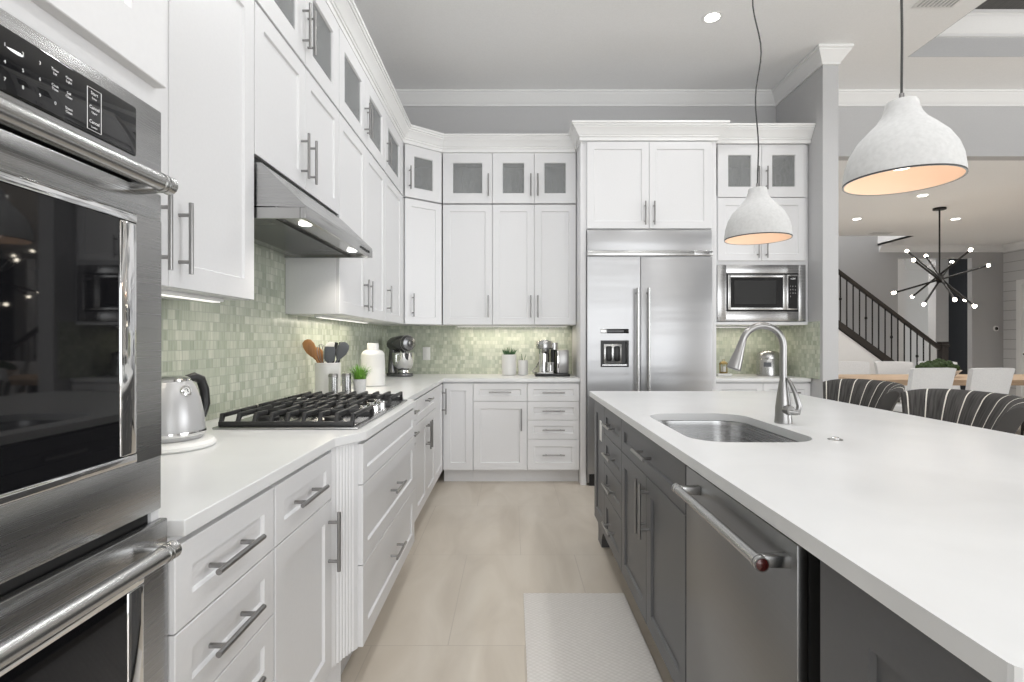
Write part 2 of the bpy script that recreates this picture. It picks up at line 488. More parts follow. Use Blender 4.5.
def lettering(name, items, mat, parent, y=-0.0005, ex=0.0004):
    """items: (string, x, z, size) laid on a front that faces local -y; one mesh."""
    out = bmesh.new()
    for (t, x, z, size) in items:
        cu = bpy.data.curves.new('t', 'FONT'); cu.body = t; cu.size = size; cu.align_x = 'CENTER'; cu.align_y = 'CENTER'; cu.resolution_u = 2
        ob = bpy.data.objects.new('t', cu); COL.objects.link(ob)
        me = bpy.data.meshes.new_from_object(ob)
        me.transform(Matrix.Translation((x, y, z)) @ Matrix.Rotation(PI / 2, 4, 'X'))
        out.from_mesh(me)
        bpy.data.objects.remove(ob); bpy.data.curves.remove(cu); bpy.data.meshes.remove(me)
    me = bpy.data.meshes.new(name); out.to_mesh(me); out.free()
    me.materials.append(M[mat])
    o = bpy.data.objects.new(name, me); COL.objects.link(o); o.parent = parent
    return o

def bar_pull(parent, orient, a, b, face, L=0.192, mat='nickel', r=0.0062, off=0.034):
    """Bar pull on a front whose face lies at local y=face. a, b: centre (x, z)."""
    mb = MB(); y = face - off
    if orient == 'h':
        mb.tube([(a - L / 2, y, b), (a + L / 2, y, b)], r, 12)
        for s in (-1, 1): mb.tube([(a + s * L * 0.33, face + 0.001, b), (a + s * L * 0.33, y, b)], r * 0.85, 10)
    else:
        mb.tube([(a, y, b - L / 2), (a, y, b + L / 2)], r, 12)
        for s in (-1, 1): mb.tube([(a, face + 0.001, b + s * L * 0.33), (a, y, b + s * L * 0.33)], r * 0.85, 10)
    return mb.build('handle', mat, parent)

def fronts(root, F, mat, zb, stile=0.062, T=0.02):
    """F: dicts k=door|drawer|glass, x0,x1,z0,z1 (world z), h=(orient,x,z) or None."""
    for f in F:
        g = 0.0016
        x0, x1, z0, z1 = f['x0'] + g, f['x1'] - g, f['z0'] - zb + g, f['z1'] - zb - g
        glass = f['k'] == 'glass'
        st = 0.088 if glass else (f.get('st') or (0.05 if (z1 - z0) < 0.17 else stile))
        if f['k'] == 'slab':
            d = MB().box(x0, x1, -T, -0.0005, z0, z1, 0.0015).build('drawer', mat, root)
        else:
            mb = MB(); mb.frame(x0, x1, z0, z1, -T, T - 0.0005, st, hole=glass, stx=f.get('stx'))
            d = mb.build('drawer' if f['k'] == 'drawer' else 'door', mat, root, smooth=0.3)
        if glass:
            MB().box(x0 + st, x1 - st, -0.010, -0.006, z0 + st, z1 - st).build('glass_pane', 'glass', d)
        if f.get('h'):
            o, a, b = f['h']
            bar_pull(d, o, a, b - zb, -T, f.get('L', 0.192))

def cabinet(name, label, cat, group, loc, rz, width, depth, z0, z1, F, mat='white', hollow=False, toe=None, toe_mat=None, stile=0.062):
    """Local x along the front, front at y=0, body behind it; origin at the base of the left front corner."""
    root = thing(name, label, cat, (loc[0], loc[1], 0 if toe else z0), rz, group)
    zb = 0 if toe else z0
    mb = MB(); t = 0.018; b = 0.0008
    a0, a1 = z0 - zb, z1 - zb
    if hollow:
        mb.box(0, t, 0, depth, a0, a1).box(width - t, width, 0, depth, a0, a1)
        mb.box(t, width - t, 0, depth, a0, a0 + t).box(t, width - t, 0, depth, a1 - t, a1)
        mb.box(t, width - t, depth - 0.008, depth, a0 + t, a1 - t)
    else:
        mb.box(0, width, 0, depth, a0, a1, b)
    mb.build('carcass', mat, root)
    if toe:
        MB().box(0.0, width, toe, depth, 0, z0 - 0.0005).build('toe_kick', toe_mat or mat, root)
    fronts(root, F, mat, zb, stile)
    return root
def D(k, x0, x1, z0, z1, h=None, L=0.192, st=None): return dict(k=k, x0=x0, x1=x1, z0=z0, z1=z1, h=h, L=L, st=st)

# ------------------------------------------------------------------ room shell
WL = -1.24; WB = 5.18; H = 3.66
struct('floor', MB().box(WL - 0.1, 14, -6, 16, -0.05, 0), 'floor')
struct('wall_left', MB().box(WL - 0.1, WL, -6, WB + 0.1, 0, 4.2), 'wall')
struct('wall_back', MB().box(WL, 2.58, WB, WB + 0.12, 0, H), 'wall')
struct('wall_wing', MB().box(2.58, 2.71, 4.40, WB + 0.12, 0, H), 'wall')
struct('wall_header', MB().box(2.71, 6.6, WB, WB + 0.12, 3.04, H).box(6.6, 9.4, WB, WB + 0.12, 0, H), 'wall')
# kitchen ceiling with the raised tray of the great room to the right
TX, TY = 3.38, 4.52
struct('ceiling', MB().box(WL, TX - 0.005, -6, WB, H, H + 0.02).box(TX - 0.005, 9.4, TY + 0.005, WB, H, H + 0.02), 'ceil')
struct('trim_10', MB().box(TX - 0.0045, TX, -6, TY, H, 4.15).box(TX - 0.0045, 9.4, TY, TY + 0.0045, H, 4.15), 'wall')
struct('ceiling_tray', MB().box(TX - 0.02, 9.4, -6, TY + 0.02, 4.0, 4.05), 'darkwood')
CR = [(-0.01, 0), (-0.01, -0.145), (0.012, -0.145), (0.012, -0.125), (0.02, -0.118), (0.032, -0.10), (0.062, -0.055), (0.075, -0.040), (0.075, -0.028), (0.088, -0.022), (0.088, 0)]
def crown(path, ztop, name, scale=1.0, mat='trim'):
    return struct(name, MB().sweep([(o * scale, ztop - 0.001 + z * scale) for o, z in CR], path), mat, smooth=0.5)
crown([(WL, -5.5), (WL, WB), (2.58, WB), (2.58, 4.40), (2.71, 4.40), (2.71, WB), (6.6, WB), (9.3, WB)], H, 'trim_1', 0.9)
crown([(TX, TY), (9.3, TY)], 4.0, 'trim_2', 1.2)
# great room behind and right of the camera: walls, openings shaped for the added fill lights
struct('wall_rear', MB().box(WL, -1.0, -5.1, -5.0, 0, 4.2).box(-1.0, 5.2, -5.1, -5.0, 2.85, 4.2).box(5.2, 9.5, -5.1, -5.0, 0, 4.2), 'lwall')
struct('wall_right', MB().box(9.4, 9.5, -6, -3.0, 0, 4.2).box(9.4, 9.5, -3.0, 2.0, 3.5, 4.2).box(9.4, 9.5, -3, 2, 0, 0.35).box(9.4, 9.5, 2.0, WB, 0, 4.2), 'lwall')
# backsplash
struct('trim_3', MB().box(WL, WL + 0.012, 0.95, WB, 0.9145, 1.9), 'tile_y', 'sage green glass mosaic backsplash')
struct('trim_4', MB().box(WL + 0.012, 0.583, WB - 0.012, WB, 0.9145, 1.40).box(1.752, 2.568, WB - 0.012, WB, 0.9145, 1.40), 'tile_x', 'sage green glass mosaic backsplash')
struct('trim_5', MB().box(2.568, 2.58, 4.44, WB - 0.012, 0.9145, 1.40), 'tile_y', 'sage green glass mosaic backsplash')

# dining room and stair hall
DC = 3.04
struct('ceiling_dining', MB().box(2.71, 9.5, WB + 0.12, 9.1, DC, DC + 0.03).box(6.9, 13, 9.1, 14, DC, DC + 0.03)
       .box(6.9, 6.92, 9.1, 10.02, DC, 5.0).box(2.7, 6.92, 9.08, 9.1, DC + 0.03, 5.0), 'ceil')
struct('wall_stair', MB().box(2.7, 7.28, 10.0, 10.1, 0, 5.0), 'dwall')
struct('wall_far', MB().box(7.28, 8.68, 10.0, 10.1, 2.80, DC).box(8.68, 9.4, 10.0, 10.1, 0, DC), 'dwall')
struct('wall_dining', MB().box(9.27, 9.4, WB + 0.12, 10.0, 0, DC), 'shiplap')
struct('wall_foyer', MB().box(6.5, 14, 13.4, 13.5, 0, DC).box(7.1, 7.28, 10.1, 13.4, 0, DC).box(8.25, 8.45, 11.4, 13.4, 0, DC), 'lwall')
struct('wall_column', MB().box(8.44, 8.69, 10.55, 10.75, 0, DC), 'wall')
struct('wall_accent', MB().box(8.69, 9.35, 10.6, 10.7, 0, 2.92), 'navy', 'dark painted accent wall in the foyer')
crown([(6.92, 10.0), (9.27, 10.0), (9.27, 5.35)], DC, 'trim_6', 0.9)
struct('baseboard_dining', MB().box(8.68, 9.26, 9.985, 10.0, 0, 0.13).box(9.255, 9.27, 5.4, 8.7, 0, 0.13), 'trim')
dr = struct('door_1', MB().box(9.235, 9.27, 8.70, 8.79, 0, 2.35).box(9.235, 9.27, 9.62, 9.71, 0, 2.35).box(9.235, 9.27, 8.79, 9.62, 2.26, 2.35), 'trim', 'white framed door in the shiplap wall')
MB().box(9.255, 9.269, 8.79, 9.62, 0.005, 2.26).build('door_panel', 'trim', dr)
MB().tube([(9.22, 9.52, 1.0), (9.19, 9.52, 1.0), (9.19, 9.44, 1.0)], 0.012, 8).build('door_handle', 'darkmetal', dr)

# ------------------------------------------------------------------ left wall: base cabinets
R90 = PI / 2
XB = -0.616          # carcass front of the left base run (door face 2 cm proud)
DEP = 0.608
Z0L = 0.15
GB = 'white base cabinets along the left wall'
def left(y): return (XB, y)
ZS = [0.87, 0.714, 0.553, 0.388]
def stack(x0, x1, zbot, zs=ZS, L=0.192, hx=None):
    e = list(zs) + [zbot]
    return [D('drawer', x0, x1, e[i + 1], e[i], ('h', hx or (x0 + x1) / 2, (e[i] + e[i + 1]) / 2), L) for i in range(len(e) - 1)]
cabinet('base_cabinet', 'white four-drawer base cabinet right beside the double wall oven', 'cabinet', GB, left(0.936), R90, 0.398, DEP, Z0L, 0.882,
        stack(0.0, 0.392, Z0L, L=0.185, hx=0.172), toe=0.075)
cabinet('base_cabinet', 'white base cabinet with one drawer over one door, left of fluted corner post', 'cabinet', GB, left(1.335), R90, 0.418, DEP, Z0L, 0.882,
        [D('drawer', 0, 0.418, 0.714, 0.87, ('h', 0.185, 0.792)), D('door', 0, 0.418, Z0L, 0.714, ('v', 0.386, 0.583))], toe=0.075)
# fluted corner posts that step out to the cooktop cabinet
def fluted(y0, x0, y1, x1, label):
    t = thing('fluted_post', label, 'fluted post', (0, 0, 0), 0, 'fluted posts beside the cooktop cabinet')
    p0, p1 = Vector((x0, y0)), Vector((x1, y1)); d = p1 - p0; L = d.length; d.normalize(); nrm = Vector((d.y, -d.x))
    pts = []
    nfl = 6; m = L * 0.16; fw = (L - 2 * m) / nfl
    pts.append(p0); pts.append(p0 + d * m)
    for i in range(nfl):
        for k in range(1, 6):
            a = PI * k / 5
            pts.append(p0 + d * (m + fw * (i + k / 5.0)) - nrm * (0.0045 * math.sin(a)))
    pts.append(p1)
    back = [Vector((x1 - 0.10, y1)), Vector((x0 - 0.10, y0))]
    MB().prism([(p.x, p.y) for p in pts + back], Z0L, 0.882).build('shaft', 'white', t, smooth=0.4)
    q0, q1 = p0 - Vector((0.06, 0)), p1 - Vector((0.06, 0))
    MB().prism([(q0.x, q0.y), (q1.x, q1.y), (x1 - 0.11, y1), (x0 - 0.11, y0)], 0, Z0L - 0.001).build('toe_kick', 'white', t)
fluted(1.757, -0.600, 1.873, -0.545, 'angled fluted white post at the near side of the cooktop cabinet')
fluted(2.867, -0.545, 2.972, -0.600, 'angled fluted white post at the far side of the cooktop cabinet')
cabinet('cooktop_cabinet', 'white projecting three-drawer cabinet under the gas cooktop', 'cabinet', GB, (-0.547, 1.875), R90, 0.990, 0.675, Z0L, 0.882,
        [D('drawer', 0.0, 0.99, 0.725, 0.872, None), D('drawer', 0, 0.99, 0.44, 0.725, ('h', 0.495, 0.585)), D('drawer', 0, 0.99, Z0L, 0.44, ('h', 0.495, 0.30))], toe=0.085)
Z0B = 0.122
cabinet('base_cabinet', 'narrow white drawer cabinet just past the cooktop cabinet', 'cabinet', GB, left(2.974), R90, 0.326, DEP, Z0B, 0.882,
        [D('drawer', 0, 0.326, 0.745, 0.87, ('h', 0.16, 0.815), 0.13), D('drawer', 0, 0.326, 0.60, 0.745, ('h', 0.16, 0.685), 0.13), D('drawer', 0, 0.326, Z0B, 0.60, None)], toe=0.075)
cabinet('base_cabinet', 'white base cabinet with one drawer over two doors, left wall', 'cabinet', GB, left(3.301), R90, 0.809, DEP, Z0B, 0.882,
        [D('drawer', 0, 0.809, 0.714, 0.87, ('h', 0.405, 0.825)), D('door', 0, 0.4045, Z0B, 0.714, ('v', 0.37, 0.583)), D('door', 0.4045, 0.809, Z0B, 0.714, ('v', 0.44, 0.583))], toe=0.075)
cabinet('base_cabinet', 'white full-height corner door cabinet at the end of the left run', 'cabinet', GB, left(4.111), R90, 1.055, DEP, Z0B, 0.882,
        [D('door', 0, 0.44, Z0B, 0.87, ('v', 0.40, 0.72), 0.22)], toe=0.075)
# back wall base cabinets
GK = 'white base cabinets along the back wall'
YB = 4.59
cabinet('base_cabinet', 'white full-height door cabinet in the back left corner', 'cabinet', GK, (-0.598, YB), 0, 0.262, 0.575, Z0B, 0.882,
        [D('door', 0.004, 0.262, Z0B, 0.87)], toe=0.075)
cabinet('base_cabinet', 'white back wall base cabinet with one drawer over one door', 'cabinet', GK, (-0.335, YB), 0, 0.465, 0.575, Z0B, 0.882,
        [D('drawer', 0, 0.465, 0.714, 0.87, ('h', 0.2325, 0.795)), D('door', 0, 0.465, Z0B, 0.714, ('v', 0.415, 0.56))], toe=0.075)
cabinet('base_cabinet', 'white four-drawer base cabinet left of the refrigerator', 'cabinet', GK, (0.131, YB), 0, 0.452, 0.575, Z0B, 0.882,
        stack(0, 0.452, Z0B), toe=0.075)
cabinet('base_cabinet', 'white base cabinet below the microwave', 'cabinet', GK, (1.754, YB), 0, 0.822, 0.575, Z0B, 0.882,
        [D('drawer', 0, 0.411, 0.714, 0.87, ('h', 0.2, 0.792)), D('drawer', 0.411, 0.822, 0.714, 0.87, ('h', 0.62, 0.792)),
         D('door', 0, 0.411, Z0B, 0.714, ('v', 0.37, 0.583)), D('door', 0.411, 0.822, Z0B, 0.714, ('v', 0.452, 0.583))], toe=0.075)
# countertops
ct = MB().prism([(-1.228, 0.932), (-0.622, 0.932), (-0.622, 0.949), (-0.586, 0.949), (-0.586, 1.750), (-0.579, 1.766), (-0.524, 1.866), (-0.517, 1.880), (-0.517, 2.856), (-0.524, 2.87), (-0.586, 2.975), (-0.586, 4.55), (0.583, 4.55), (0.583, 5.167), (-1.228, 5.167)], 0.884, 0.914, b=0.002)
tag(ct.build('countertop', 'quartz', smooth=0.2), 'long L-shaped white quartz countertop on the perimeter cabinets', 'countertop')
tag(MB().box(1.752, 2.567, 4.55, 5.167, 0.884, 0.914, 0.002).build('countertop', 'quartz'), 'short white quartz countertop below the microwave', 'countertop')

# ------------------------------------------------------------------ left wall: upper cabinets
XU = -0.954; DU = 0.272
ZU0, ZU1, ZG0, ZG1 = 1.382, 2.472, 2.482, 2.94
GU = 'white upper cabinets'; GG = 'white glass-door cabinets under the crown'
def pair(w, z0, z1, zh, k='door', L=0.2, e=0.032):
    return [D(k, 0, w / 2, z0, z1, ('v', w / 2 - e, zh), L), D(k, w / 2, w, z0, z1, ('v', w / 2 + e, zh), L)]
def upper(y0, y1, z0, label, glabel):
    wd = y1 - y0 - 0.003
    cabinet('wall_cabinet', label, 'cabinet', GU, (XU, y0), R90, wd, DU, z0, ZU1, pair(wd, z0, ZU1, z0 + 0.14, e=0.045), stile=0.068)
    cabinet('glass_cabinet', glabel, 'cabinet', GG, (XU, y0), R90, wd, DU, ZG0, ZG1, pair(wd, ZG0, ZG1, ZG0 + 0.16, 'glass', e=0.03), hollow=True)
upper(0.962, 1.925, ZU0, 'large white two-door wall cabinet right beside the double oven, over the kettle', 'glass-door cabinet high above the kettle')
upper(1.927, 2.865, 1.915, 'short white two-door wall cabinet directly above the range hood', 'glass two-door cabinet above the range hood cabinet')
upper(2.868, 3.910, ZU0, 'white two-door wall cabinet just past the range hood', 'glass two-door cabinet above the crock of utensils')
cabinet('wall_cabinet', 'white one-door wall cabinet on the left wall, beside the angled corner', 'cabinet', GU, (XU, 3.912), R90, 0.645, DU, ZU0, ZU1,
        [D('door', 0, 0.575, ZU0, ZU1, ('v', 0.05, ZU0 + 0.165), 0.2), D('slab', 0.577, 0.650, ZU0, ZU1)])
cabinet('glass_cabinet', 'glass one-door cabinet on the left wall, beside the angled corner', 'cabinet', GG, (XU, 3.912), R90, 0.645, DU, ZG0, ZG1,
        [D('glass', 0, 0.575, ZG0, ZG1, ('v', 0.04, ZG0 + 0.16), 0.2), D('slab', 0.577, 0.650, ZG0, ZG1)], hollow=True)
# diagonal corner cabinets
p0 = Vector((-0.926, 4.565)); p1 = Vector((-0.632, 4.80)); dd = (p1 - p0); WD = dd.length; th = math.atan2(dd.y, dd.x); dd.normalize()
nd = Vector((dd.y, -dd.x)); c0 = p0 - nd * 0.02
def diag(z0, z1, k, label, grp, name):
    root = thing(name, label, 'cabinet', (c0.x, c0.y, z0), th, grp)
    inv = Matrix.Rotation(-th, 2)
    loc = lambda x, y: tuple(inv @ (Vector((x, y)) - c0))
    a, b = Vector(c0), Vector(c0 + dd * WD)
    poly = [loc(*a), loc(*b), loc(-0.630, 5.166), loc(-1.226, 5.166), loc(-1.226, 4.565)]
    mb = MB(); h = z1 - z0
    if k == 'glass':
        mb.prism(poly, 0, 0.018); mb.prism(poly, h - 0.018, h)
        n = len(poly)
        for i in range(1, n):
            u, v = Vector(poly[i]), Vector(poly[(i + 1) % n]); e = (v - u).normalized(); m_ = Vector((-e.y, e.x)) * 0.012
            mb.prism([tuple(u), tuple(v), tuple(v + m_), tuple(u + m_)], 0.018, h - 0.018)
    else:
        mb.prism(poly, 0, h)
    mb.build('carcass', 'white', root)
    fronts(root, [D(k, 0.004, WD - 0.004, z0, z1, ('v', 0.075 if k != 'glass' else 0.045, z0 + 0.165), 0.2)], 'white', z0)
diag(ZU0, ZU1, 'door', 'tall white angled wall cabinet filling the corner over the stand mixer', GU, 'corner_cabinet')
diag(ZG0, ZG1, 'glass', 'angled glass-door cabinet in the corner below the crown', GG, 'corner_cabinet')
# back uppers
YU = 4.82
cabinet('wall_cabinet', 'white one-door back wall cabinet beside the angled corner cabinet', 'cabinet', GU, (-0.628, YU), 0, 0.450, 0.345, ZU0, ZU1,
        [D('door', 0, 0.45, ZU0, ZU1, ('v', 0.415, ZU0 + 0.165), 0.2)])
cabinet('glass_cabinet', 'wider one-door glass cabinet on the back wall', 'cabinet', GG, (-0.628, YU), 0, 0.450, 0.345, ZG0, ZG1,
        [D('glass', 0, 0.45, ZG0, ZG1, ('v', 0.415, ZG0 + 0.16), 0.2)], hollow=True)
cabinet('wall_cabinet', 'white two-door back wall cabinet left of the refrigerator', 'cabinet', GU, (-0.177, YU), 0, 0.757, 0.345, ZU0, ZU1, pair(0.757, ZU0, ZU1, ZU0 + 0.165))
cabinet('glass_cabinet', 'two-door glass cabinet on the back wall beside the refrigerator column', 'cabinet', GG, (-0.177, YU), 0, 0.757, 0.345, ZG0, ZG1,
        pair(0.757, ZG0, ZG1, ZG0 + 0.16, 'glass'), hollow=True)
# crown over the cabinets
CC = [(-0.02, 3.085), (-0.02, 2.942), (0.004, 2.942), (0.004, 2.972), (0.013, 2.974), (0.013, 2.986), (0.020, 2.990), (0.028, 3.004), (0.044, 3.028), (0.056, 3.040), (0.056, 3.050), (0.066, 3.052), (0.066, 3.066), (0.076, 3.068), (0.076, 3.085)]
struct('trim_7', MB().sweep(CC, [(-0.936, 0.12), (-0.936, 4.558), (-0.632, 4.802), (0.572, 4.802)]), 'trim', smooth=0.4)
struct('trim_8', MB().sweep(CC, [(0.580, 5.17), (0.580, 4.515), (1.752, 4.515), (1.752, 4.575), (2.578, 4.575)]), 'trim', smooth=0.4)
# filler above the cabinets behind the crown
struct('trim_9', MB().box(-1.226, -0.96, 0.12, 4.55, 2.952, 3.07).box(-0.63, 0.575, 4.825, 5.166, 2.952, 3.07), 'trim')

# under-cabinet light bars
def light_bar(label, loc, rz, L, e):
    t = thing('under_cabinet_light', label, 'light', loc, rz, 'under-cabinet lights')
    MB().box(-L / 2, L / 2, -0.02, 0.02, -0.012, -0.0005, 0.002).build('housing', 'plastic', t)
    MB().box(-L / 2 + 0.01, L / 2 - 0.01, -0.012, 0.012, -0.0145, -0.0122).build('lens', 'strip', t)
    l = lamp('strip_lamp', 'AREA', (0, 0, -0.02), e, (1.0, 0.90, 0.74), (0, 0, 0), L - 0.05, 0.03); l.parent = t
light_bar('slim light bar under the big wall cabinet over the kettle', (-1.02, 1.44, ZU0), R90, 0.8, 0.5)
light_bar('slim light bar under the wall cabinets past the range hood', (-1.10, 3.5, ZU0), R90, 1.0, 2.0)
light_bar('slim light bar under the back wall cabinets', (0.0, 5.03, ZU0), 0, 1.05, 2.2)
light_bar('slim light bar under the built-in microwave', (2.16, 5.0, 1.374), 0, 0.7, 0.9)

# ------------------------------------------------------------------ oven tower
tw = thing('oven_cabinet', 'tall white cabinet that houses the double wall oven', 'cabinet', (-0.62, 0.10, 0), R90)
W_T = 0.830
mb = MB()
mb.box(0, 0.02, 0, 0.606, 0, 2.95).box(W_T - 0.02, W_T, 0, 0.606, 0, 2.95)
mb.box(0.02, W_T - 0.02, 0, 0.606, 1.637, 2.95).box(0.02, W_T - 0.02, 0, 0.606, 0.12, 0.36)
mb.box(0.02, W_T - 0.02, 0.07, 0.09, 0, 0.12)
mb.box(0.02, W_T - 0.02, 0.586, 0.606, 0.36, 1.637)
mb.build('carcass', 'white', tw)
fronts(tw, [D('door', 0.006, W_T / 2, 1.672, 2.478, ('v', W_T / 2 - 0.032, 1.85), 0.2), D('door', W_T / 2, 0.822, 1.672, 2.478, ('v', W_T / 2 + 0.032, 1.85), 0.2),
            D('door', 0.006, 0.822, 2.484, 2.95, None), D('drawer', 0.006, W_T - 0.006, 0.125, 0.355, ('h', W_T / 2, 0.25))], 'white', 0, 0.085)

ov = thing('double_oven', 'stainless steel double wall oven with black glass windows at the far left', 'oven', (-0.6215, 0.10, 0.365), R90)
OZ = 0.365
ox0, ox1 = 0.055, 0.825
MB().box(ox0 + 0.01, ox1 - 0.01, 0.004, 0.55, 0.003, 1.265).build('body', 'black', ov)
# control panel
f_ = -0.010
mb = MB().box(ox0, ox1, f_, -0.0005, 1.496 - OZ, 1.634 - OZ, 0.002)
cp = mb.build('control_panel', 'oven_steel', ov)
MB().box(0.115, 0.760, f_ - 0.003, f_ + 0.002, 1.534 - OZ, 1.613 - OZ, 0.003).build('display_glass', 'blackglass', cp)
it = []
zt = [1.5907 - OZ, 1.5700 - OZ, 1.5490 - OZ]
for r, row in enumerate((('1', '2', '3'), ('4', '5', '6'), ('7', '8', '9'))):
    for c, ch in enumerate(row):
        it.append((ch, 0.5355 + c * 0.0237, zt[r] + 0.0012 * c, 0.0062))
it += [('0', 0.606, zt[2] + 0.0026, 0.0062)]
for i, (ta, tb_) in enumerate((('Timer', 'Set'), ('Cook', 'Time'))):
    it.append((ta, 0.6055, zt[i] + 0.0048, 0.0048)); it.append((tb_, 0.6055, zt[i] - 0.0002, 0.0048))
for i, (ta, tb_) in enumerate((('Oven', 'Light'), ('Self', 'Clean'), ('Steam', 'Clean'))):
    it.append((ta, 0.6275, zt[i] + 0.0045, 0.0048)); it.append((tb_, 0.6275, zt[i] - 0.0005, 0.0048))
for i, (tx, t2) in enumerate((('Start', 'Enter'), ('Cancel', 'Upper'), ('Cancel', 'Lower'))):
    it.append((tx, 0.672, zt[i] + 0.0035, 0.0068)); it.append((t2, 0.672, zt[i] - 0.0035, 0.0042))
lettering('lettering', it, 'lettering', cp, y=f_ - 0.0034)
mb = MB()
for (a, b, c, d) in ((0.659, 0.685, 1.6005, 1.6008), (0.659, 0.685, 1.5402, 1.5405), (0.659, 0.6593, 1.5402, 1.6008), (0.6847, 0.685, 1.5402, 1.6008)):
    mb.box(a, b, f_ - 0.0036, f_ - 0.003, c - OZ, d - OZ)
mb.build('button_outline', 'lettering', cp)
def oven_door(z0, z1, wz0, wz1, hz, wx1, bx1, face, label, xr):
    z0, z1, wz0, wz1, hz = [v - OZ for v in (z0, z1, wz0, wz1, hz)]
    wx0 = ox0 + (xr - wx1); bx0 = ox0 + (xr - bx1)
    mb = MB()
    b = 0.003
    mb.box(ox0, xr, face, -0.0005, wz1 + 0.014, z1, b).box(ox0, xr, face, -0.0005, z0, wz0 - 0.014, b)
    mb.box(ox0, bx0, face + .0004, -0.0005, wz0 - 0.016, wz1 + 0.016).box(bx1, xr, face + .0004, -0.0005, wz0 - 0.016, wz1 + 0.016)
    d = mb.build('door', 'oven_steel', ov)
    d['label'] = label
    mb = MB()
    mb.box(bx0, bx1, face - 0.002, -0.001, wz1, wz1 + 0.014, 0.002).box(bx0, bx1, face - 0.002, -0.001, wz0 - 0.014, wz0, 0.002)
    mb.box(bx0, wx0, face - 0.002, -0.001, wz0, wz1, 0.004).box(wx1, bx1, face - 0.002, -0.001, wz0, wz1, 0.004)
    mb.build('window_bezel', 'chrome', d)
    MB().box(wx0, wx1, face + 0.001, -0.001, wz0, wz1).build('window_glass', 'blackglass', d)
    mb = MB(); hy = face - 0.047
    h0, h1 = ox0 + 0.05, 0.776
    mb.tube([(h0, hy, hz), (h1 - 0.028, hy, hz)], 0.0135, 20)
    for s0, s1 in ((h1 - 0.028, h1), (h0 - 0.028, h0)):
        mb.tube([(s0, hy, hz), (s0 + 0.006, hy, hz), (s0 + 0.006, hy, hz), (s0 + 0.009, hy, hz), (s0 + 0.009, hy, hz), (s0 + 0.014, hy, hz), (s0 + 0.014, hy, hz), (s0 + 0.025, hy, hz), (s1, hy, hz)],
                [0.0150, 0.0150, 0.0138, 0.0138, 0.0150, 0.0150, 0.0142, 0.0150, 0.0128], 20)
    for xx in (h1 - 0.014, h0 - 0.014):
        mb.hexa([(xx - .012, hy, hz - .011), (xx + .012, hy, hz - .011), (xx + .014, face + .001, hz - .014), (xx - .014, face + .001, hz - .014),
                 (xx - .012, hy, hz + .011), (xx + .012, hy, hz + .011), (xx + .014, face + .001, hz + .014), (xx - .014, face + .001, hz + .014)], 0.003)
    mb.build('handle', 'handle_steel', d)
oven_door(0.943, 1.490, 1.052, 1.426, 1.490, 0.727, 0.763, -0.010, 'upper oven door', ox1)
oven_door(0.375, 0.925, 0.47, 0.838, 0.892, 0.735, 0.771, -0.016, 'lower oven door', ox1 + 0.008)

# ------------------------------------------------------------------ range hood
hd = thing('range_hood', 'stainless steel under-cabinet range hood over the cooktop', 'range hood', (0, 0, 0))
y0, y1 = 1.931, 2.862
mb = MB()
mb.prism([(-1.225, 1.735), (-1.225, 1.886), (-0.915, 1.886), (-0.755, 1.732), (-0.755, 1.723), (-0.775, 1.723)], y0, y1, 'y')
mb.build('canopy', 'steel', hd, smooth=0.3)
MB().box(-1.22, -0.945, y0, y1, 1.887, 1.913).build('top_gap_shade', 'gap', hd)  # solid black box standing in for the shaded gap under the cabinet
MB().box(-0.885, -0.872, y0 + 0.014, y1 - 0.014, 1.690, 1.6935).build('filter_seal', 'gap', hd)
mb = MB()
mb.box(-0.772, -0.753, y0, y1, 1.683, 1.7225, 0.0015).box(-1.224, -0.773, y0, y0 + 0.012, 1.683, 1.7225).box(-1.224, -0.773, y1 - 0.012, y1, 1.683, 1.7225)
mb.build('lip', 'handle_steel', hd)
mb = MB().box(-1.22, -0.774, y0 + 0.013, y1 - 0.013, 1.698, 1.71)
for k in range(44):
    yy = y0 + 0.03 + k * 0.0195
    mb.box(-1.16, -0.87, yy, yy + 0.008, 1.694, 1.6979)
mb.build('filter_grille', 'steel', hd)
for yy in (2.09, 2.70):
    lm = MB().lathe([(0, 0), (0.021, 0), (0.024, 0.002), (0.024, 0.01)], (-0.815, yy, 1.691), 20).build('lamp_lens', 'led', hd)
    l = lamp('hood_lamp', 'SPOT', (-0.815, yy, 1.680), 5, (1, 0.93, 0.82), (0, 0, 0), 0.03, spot=2.4, blend=0.7); l.parent = hd
mb = MB()
for k in range(5): mb.box(-0.7535, -0.750, 2.64 + k * 0.035, 2.655 + k * 0.035, 1.698, 1.710, 0.001)
mb.build('control_buttons', 'black', hd)

# ------------------------------------------------------------------ refrigerator column
rc = thing('refrigerator_cabinet', 'white tall surround with two doors above the refrigerator', 'cabinet', (0.586, 4.535, 0))
mb = MB().box(0, 0.05, 0, 0.63, 0, 2.95, 0.001).box(1.117, 1.162, 0, 0.63, 0, 2.95, 0.001)
mb.build('side_panel', 'white', rc)
MB().box(0.0505, 1.1165, 0.001, 0.63, 2.188, 2.95).build('carcass', 'white', rc)
fronts(rc, [D('door', 0.052, 0.583, 2.192, 2.935, ('v', 0.545, 2.32), 0.2), D('door', 0.583, 1.115, 2.192, 2.935, ('v', 0.622, 2.32), 0.2)], 'white', 0, 0.062)

